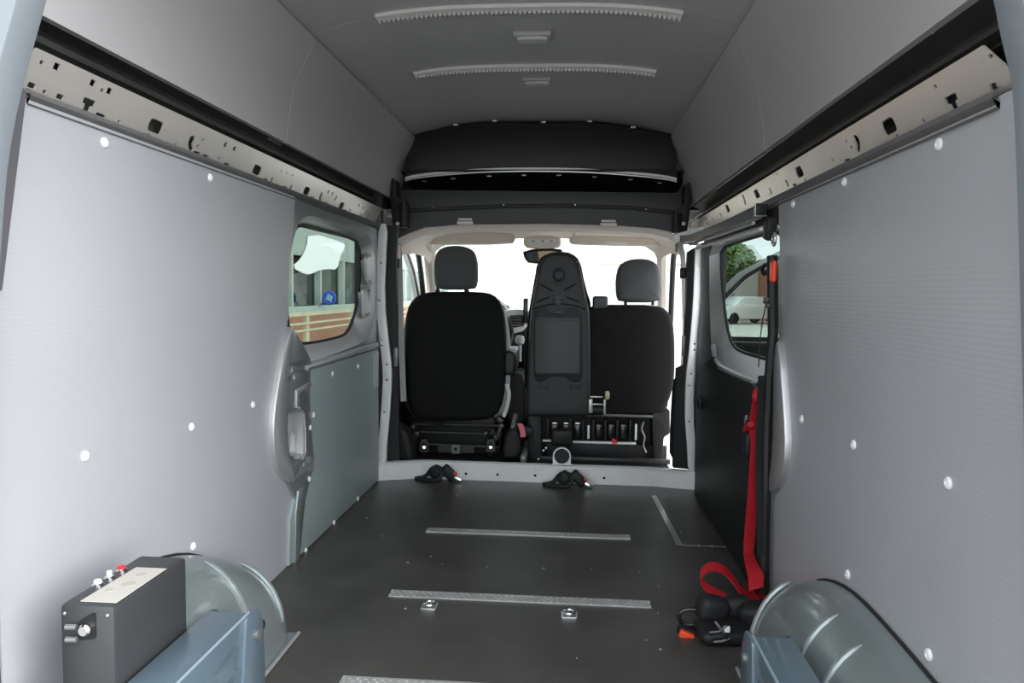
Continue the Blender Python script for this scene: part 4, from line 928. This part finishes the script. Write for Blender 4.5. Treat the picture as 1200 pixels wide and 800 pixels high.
# ================================================================== STRAPS on the right
XS = .745
def S(a, b, X=XS): return onX(a, b, X)
bs = thing('harness_strap', S(885,535), 'black harness strap with an orange-red tag hanging by the strap window', 'strap')
obj('upper_webbing', ribbon([S(893,252),S(897,262),S(903,280),S(905,300),S(904,330),S(903,360),S(901,400),S(899,440)], Vector((1,.5,0)), .026), WEB, bs)
obj('guide_block', box(S(902,268), (.03,.05,.065), .008, 3, Matrix.Rotation(.2,3,'X')), BLACK, bs)
obj('guide_ring', tube([S(907,280)+Vector((0,.018*math.cos(k*math.pi/6),.018*math.sin(k*math.pi/6))) for k in range(13)], .004, 6), CHROME, bs)
obj('orange_tag', box(S(906,318,.738), (.014,.036,.062), .008, 3), ORANGE, bs, label='orange-red plastic tag')
obj('clip_hook', tube(smooth_path([S(896,310),S(893,316),S(895,322),S(899,318)],1), .006, 6), BLACK, bs)
obj('ladder_lock', boxes([(S(898,352,.735), (.012,.04,.020), .004), (S(900,358,.735), (.014,.030,.014), .004)]), DARKCH, bs)
obj('thin_strap', ribbon([S(899,354,.73),S(894,372,.73),S(891,395,.73),S(889,430,.73)], Vector((.2,1,0)), .018), WEB, bs)
obj('grip', pillow([(p.y, p.z) for p in [S(a,b,.73) for a, b in ((880,430),(885,424),(890,428),(890,448),(887,454),(880,453),(878,446))]], 0, .035, .012, 0, 4, 1), HARD, bs)
g = bs.children[-1]; g.data.transform(Matrix.Rotation(math.radians(90), 4, 'Z')); g.data.transform(Matrix.Translation((.755,0,0)))
obj('lower_webbing', ribbon([S(892,440),S(891,480),S(889,520),S(889,560),S(890,600),S(891,650)], Vector((1,.5,0)), .022), WEB, bs)
obj('carabiner', box(S(876,520,.735), (.025,.045,.075), .010, 3), BLACK, bs)
obj('steel_tongue', box(S(874,492,.735), (.008,.03,.02), .003, 2, Matrix.Rotation(-.8,3,'X')), ALU, bs)

rs = thing('red_strap', onZ(884,700,0), 'red webbing strap falling beside the sliding door and looping on the floor', 'strap')
pts = [S(885,462),S(885,470),S(883,485),S(882,500),S(883,520),S(882,545),S(881,580),S(880,610),S(878,635),S(877,648,.74),S(880,660,.735),S(886,675,.73),S(886,690,.725)]
wd = [.014,.018,.020,.026,.016,.020,.026,.036,.040,.038,.046,.055,.045]
wv = [Vector((1,.3,0))]*8+[Vector((.95,.4,0)),Vector((.9,.5,0)),Vector((.9,.5,0)),Vector((.9,.4,0)),Vector((.9,.3,.2))]
obj('hanging_webbing', ribbon(pts, wv, wd, .003), RED, rs)
obj('red_ring', tube([S(885,463,.735)+Vector((0,.014*math.cos(k*math.pi/6),.016*math.sin(k*math.pi/6))) for k in range(13)], .006, 6), RED, rs)
obj('red_hook', tube([S(880,497,.735),S(875,503,.735),S(873,505,.735)], [.010,.012,.008], 8), RED, rs)
p = onZ(842,708,0)
lp = [p+Vector(q) for q in ((.02,-.03,.03),(-.02,-.02,.045),(-.05,.0,.06),(-.055,.03,.085),(-.02,.05,.105),(.02,.045,.10),(.05,.025,.07),(.07,.0,.04),(.10,-.02,.025),(.14,-.02,.035),(.17,.0,.06),(.18,.02,.09),(.155,.03,.10))]
obj('looped_webbing', ribbon(smooth_path(lp, 2), Vector((.12,.95,.35)), .042, .003), RED, rs)
lp = [p+Vector(q) for q in ((.155,.03,.10),(.12,.03,.10),(.10,.02,.07),(.115,.0,.035),(.15,-.02,.02),(.19,-.04,.015))]
obj('looped_webbing', ribbon(smooth_path(lp, 2), Vector((.12,.95,.35)), .034, .003), RED, rs)
q0 = onZ(884,696,0)
obj('landing_webbing', ribbon(smooth_path([S(886,688,.725), q0+Vector((-.02,-.02,.05)), q0+Vector((-.01,-.08,.02)), q0+Vector((.02,-.13,.012))], 2), Vector((1,.1,.1)), .042, .003), RED, rs)

hp_ = thing('harness_heap', onZ(842,745,0), 'heap of black belt webbing with hook and orange-red buckle button', 'harness')
p = onZ(838,740,0)
obj('webbing_bundle', box(p+Vector((-.005,.03,.055)), (.09,.07,.075), .022, 3, Matrix.Rotation(.25,3,'Y')@Matrix.Rotation(.2,3,'Z')), WEB, hp_)
obj('webbing_bundle', box(p+Vector((.07,.045,.06)), (.075,.06,.06), .02, 3, Matrix.Rotation(-.15,3,'Y')), WEB, hp_)
obj('padded_sleeve', box(p+Vector((.12,.0,.055)), (.11,.08,.075), .025, 3, Matrix.Rotation(-.2,3,'Y')@Matrix.Rotation(-.4,3,'Z')), BLACK, hp_)
obj('base_pad', box(p+Vector((.04,-.04,.022)), (.20,.12,.04), .018, 3, Matrix.Rotation(.1,3,'Z')), BLACK, hp_)
hk = [onY(a, b, p.y+.0) for a, b in ((815,714),(804,713.5),(797,717),(795,724),(799,730),(806,732),(818,731),(832,729),(842,731))]
obj('steel_hook', tube(smooth_path(hk, 2), .006, 8), BLACKG, hp_)
bk = onY(804,743,p.y-.03)
obj('buckle_body', box(bk+Vector((.008,.02,-.012)), (.065,.05,.05), .012, 3, Matrix.Rotation(.3,3,'Y')), BLACK, hp_)
obj('orange_button', box(bk+Vector((0,-.008,0)), (.042,.02,.024), .006, 3, Matrix.Rotation(.35,3,'Y')), ORANGE, hp_, label='orange-red release button')
bm = bmesh.new()
add_tube(bm, [onY(838,728,p.y-.10), onY(846,738,p.y-.112), onY(852,748,p.y-.112)], .006, 6); add_tube(bm, [onY(836,752,p.y-.112), onY(846,751,p.y-.112), onY(855,748,p.y-.112)], .005, 6); add_tube(bm, [onY(831,741,p.y-.112), onY(842,740,p.y-.112), onY(852,733,p.y-.112)], .004, 6)
obj('buckle_bars', bm_me(bm), BLACKG, hp_)
obj('white_tag', box(onY(852,737,p.y-.112), (.016,.006,.018), .002), WHITEP, hp_)
obj('roller', tube([onY(833,745,p.y-.09), onY(852,742,p.y-.09)], .018, 10), BLACK, hp_)

# ================================================================== OUTSIDE
GZ = -.62
obj('ground', b2((-60,-1.0,GZ-.1),(60,90,GZ)), mat('pale_paving', (.68,.65,.58), .9, noise=.1, nscale=1.5), label='pale paved yard ahead of and beside the van', cat='ground', kind='structure')
obj('ground_rear', b2((-60,-60,GZ-.1),(60,-1.0,GZ)), mat('dark_bounce_ground', (.30,.29,.27), .9, noise=.15, nscale=3), label='unseen grey ground behind the van, darker to limit bounce light', cat='ground', kind='structure')  # unseen; made darker than the paving ahead to shift bounce light forward
# building on the left side
BX = -6.0
bd = thing('workshop_building', (BX,12,GZ), 'grey-green workshop with brick base seen through the control box side window', 'building')
ya, yb = -16, 34  # unseen stretch behind the van added to block sky from the right wall
def zb(y): return onX(380, y, BX).z
zs, zt = zb(361), zb(303)
obj('brick_base', b2((BX-.3,ya,GZ),(BX,yb,zs)), BRICK, bd)
obj('upper_wall', b2((BX-.3,ya,zt),(BX,yb,zt+3.2)), mat('grey_green_render', (.33,.38,.35), .8, noise=.05), bd)
obj('window_sill', b2((BX-.02,ya,zs-.05),(BX+.10,yb,zs+.08)), mat('pale_green_sill', (.40,.47,.43), .7), bd)
obj('rear_wall', b2((BX-3.0,ya,GZ),(BX-2.8,yb,zt+3.2)), mat('workshop_wall', (.36,.40,.38), .9), bd)
for k in range(int((yb-ya)/1.9)+1):
    y = ya+k*1.9; obj('window_mullion', b2((BX-.12,y-.05,zs),(BX+.02,y+.05,zt)), MATS['pale_green_sill'], bd)
obj('window_glass', b2((BX-.16,ya,zs),(BX-.15,yb,zt)), glass('workshop_glass', (.55,.62,.60), .25), bd)
obj('roof_slab', b2((BX-3.0,ya,zt+3.2),(BX+.3,yb,zt+3.4)), mat('concrete', (.4,.4,.39), .9), bd)
rnd = random.Random(5)
mach = thing('workshop_machine', (BX-1.4,13,zs), 'grey machinery behind the workshop window', 'machine')
for k in range(16):
    y = 7+k*.9; h = .3+rnd.random()*.8
    obj('machine_block', box((BX-1.0-rnd.random(), y, zs-.2+h/2), (.4,.35+rnd.random()*.5,h), .04), mat('machine_grey%d'%(k%3), [(.10,.11,.11),(.25,.27,.25),(.05,.06,.06)][k%3], .5), mach)
obj('machine_bench', b2((BX-2.2,6,GZ),(BX-.5,24,zs-.15)), MATS['workshop_wall'], mach)
p = onX(386,349,BX+.35)
fan = thing('blue_fan', p, 'small round blue fan in front of the workshop window', 'fan')
obj('fan_ring', tube([p+Vector((.14*math.cos(k*math.pi/10),0,.14*math.sin(k*math.pi/10))) for k in range(21)], .035, 8), mat('bright_blue', (.03,.10,.55), .4), fan)
obj('fan_hub', lathe([(.06,-.05),(.07,-.03),(.07,.03),(.03,.05)], 12, 'Y', tuple(p)), mat('pale_blue', (.25,.45,.7), .4), fan)
for k in range(4):
    a = k*math.pi/2+.4; obj('fan_blade', tube([p, p+Vector((.14*math.cos(a),0,.14*math.sin(a)))], [.03,.015], 6), MATS['pale_blue'], fan)
obj('wall_bracket', tube([p+Vector((-.14,0,-.05)), Vector((BX+.10, p.y, zs+.05))], .015, 6), MATS['bright_blue'], fan)
# timber rail fence in front of the brick
FX = -5.2
WOOD = mat('cream_timber', (.55,.48,.34), .7, noise=.1, nscale=3)
fe = thing('timber_fence', (FX,9,GZ), 'cream timber rail fence in front of the brick base', 'fence')
for yy in (365.5,375.5,383):
    z = onX(385,yy,FX).z; obj('fence_rail', b2((FX-.02,2,z-.04 if yy < 370 else z-.02),(FX+.02,22,z+.04 if yy < 370 else z+.02)), WOOD, fe)
for k in range(8):
    y = onX(362,380,FX).y+(k-3)*3.2; obj('fence_post', b2((FX-.09,y-.09,GZ),(FX-.02,y+.09,onX(385,365,FX).z+.04)), WOOD, fe)
# made-up white plate standing in for a bright reflection on the workshop glass
SX = BX+.022
sp = LX([(361,272),(402,284),(404,289),(399,297),(398,302),(394,316),(385,315),(374,316),(366,320),(358,322),(341,313),(352,303),(359,290)], SX)
white_patch = obj('reflection_patch', plate('X', smooth_poly(sp, 1), SX, .02), mat('white_reflection_patch', (.9,.9,.9), .7), label='white scalloped plate added as a reflection patch outside the control box side window', cat='white_patch')
# right side: car, tree, wall
def car(nm, loc, rz, lab, paint, wm=None, sc=(1,1,1)):
    t = thing(nm, loc, lab, 'car'); wm = wm or BLACKG; t.scale = sc
    L = [(-2.1,.28),(-2.15,.75),(-1.95,.98),(-1.5,1.02),(-1.05,1.48),(.6,1.52),(1.25,1.05),(1.95,.88),(2.12,.6),(2.1,.28)]
    def part(name, me, m):
        o = bpy.data.objects.new(name, me); COL.objects.link(o); o.parent = t; me.materials.append(m)
    me = fill2d(rounded(L, .15), [], .80, .06); bm = bmesh.new(); bm.from_mesh(me)
    for v in bm.verts: u, w, q = v.co; v.co = (u, q*(1-.18*max(0, (w-.95)/.55)), w)
    part('car_body', bm_me(bm), paint)
    for s in (-1, 1):
        part('side_window', plate('Y', rounded([(-1.35,1.03),(-.98,1.40),(.52,1.44),(1.05,1.06)], .05), s*.80, s*.012 if s > 0 else -.012, warp=lambda v: Vector((v.x, v.y*(1-.16*max(0, (v.z-.95)/.55)), v.z))), wm)
        for x in (-1.3, 1.3): part('wheel', lathe([(.10,0),(.31,.0),(.32,.05),(.32,.17),(.29,.2),(.08,.2)], 20, 'Y', (x, s*.68-(.0 if s > 0 else .2)+(.0), .32)), BLACK)
    part('windscreen', box((.95,0,1.24), (.02,1.25,.62), .01, 2, Matrix.Rotation(math.radians(-54),3,'Y')), wm)
    part('lamp', boxes([((2.06,.6,.68),(.08,.3,.12),.02),((2.06,-.6,.68),(.08,.3,.12),.02)]), WHITEP)
    t.rotation_euler = (0,0,rz); return t
WPAINT = mat('white_car_paint', (.8,.8,.8), .25, coat=.5)
c = onZ(872,379,GZ); 
car('parked_car', (c.x, c.y, GZ), math.radians(205), 'white parked car outside the strap window', WPAINT)
c = onZ(640,372,GZ)
car('parked_car', (onY(600,345,21).x,21,GZ), math.radians(8), 'tall white parked van ahead of the windscreen', WPAINT, mat('pale_green_glass', (.42,.52,.49), .2), (1.2,1.2,1.5))
wal = obj('boundary_wall', b2((12,34,GZ),(13,60,3.2)), mat('terracotta_wall', (.42,.15,.10), .9, noise=.1), label='terracotta boundary wall behind the parked car by the strap window', cat='wall')
ho = thing('pale_warehouse', (0,48,GZ), 'pale warehouse far ahead beyond the windscreen', 'building')
obj('warehouse_wall', b2((-14,46,GZ),(12,54,3.0)), mat('pale_render', (.75,.74,.72), .9), ho)
obj('warehouse_roof', xprof([(45.5,2.9),(54.5,2.9),(50,4.4)], -14.5, 12.5), mat('pale_roof', (.6,.59,.57), .9), ho)
for k in range(4): obj('roller_door', b2((-12+k*6,45.93,GZ),(-9+k*6,46.0,2.0)), mat('pale_roller_door', (.6,.62,.62), .6, wave=('Z',8,.5)), ho)
def tree(loc, h, r, lab, seed):
    rn = random.Random(seed); t = thing('tree', loc, lab, 'tree', 'trees beyond the yard')
    x, y, z = loc
    obj('trunk', tube([(x,y,z),(x+.1,y,z+h*.4),(x,y+.1,z+h*.75)], [.22,.16,.08], 8), mat('bark', (.10,.07,.05), .9), t)
    bm = bmesh.new()
    for k in range(2600):
        d = Vector((rn.gauss(0,1), rn.gauss(0,1), rn.gauss(0,1))).normalized()*r*rn.random()**.4
        p = Vector((x,y,z+h*.68))+Vector((d.x, d.y, d.z*.85)); a = Vector((rn.gauss(0,1),rn.gauss(0,1),rn.gauss(0,1))).normalized(); b = a.orthogonal().normalized(); s = .10+.12*rn.random()
        bm.faces.new([bm.verts.new(p+a*s), bm.verts.new(p+b*s*.6), bm.verts.new(p-a*s), bm.verts.new(p-b*s*.6)])
    tag(obj('foliage', bm_me(bm), mat('green_leaves', (.09,.16,.04), .6), t), kind='stuff')
c = onX(856,300,9.5); tree((c.x,c.y,GZ), c.z-GZ+1.2, 1.5, 'leafy green tree outside the strap window', 1)
tree((c.x+8,c.y+2,GZ), 5.5, 2.6, 'large leafy tree behind the parked car by the strap window', 2)
tree((22,58,GZ), 7, 3.0, 'tall leafy tree beyond the pale house', 3)
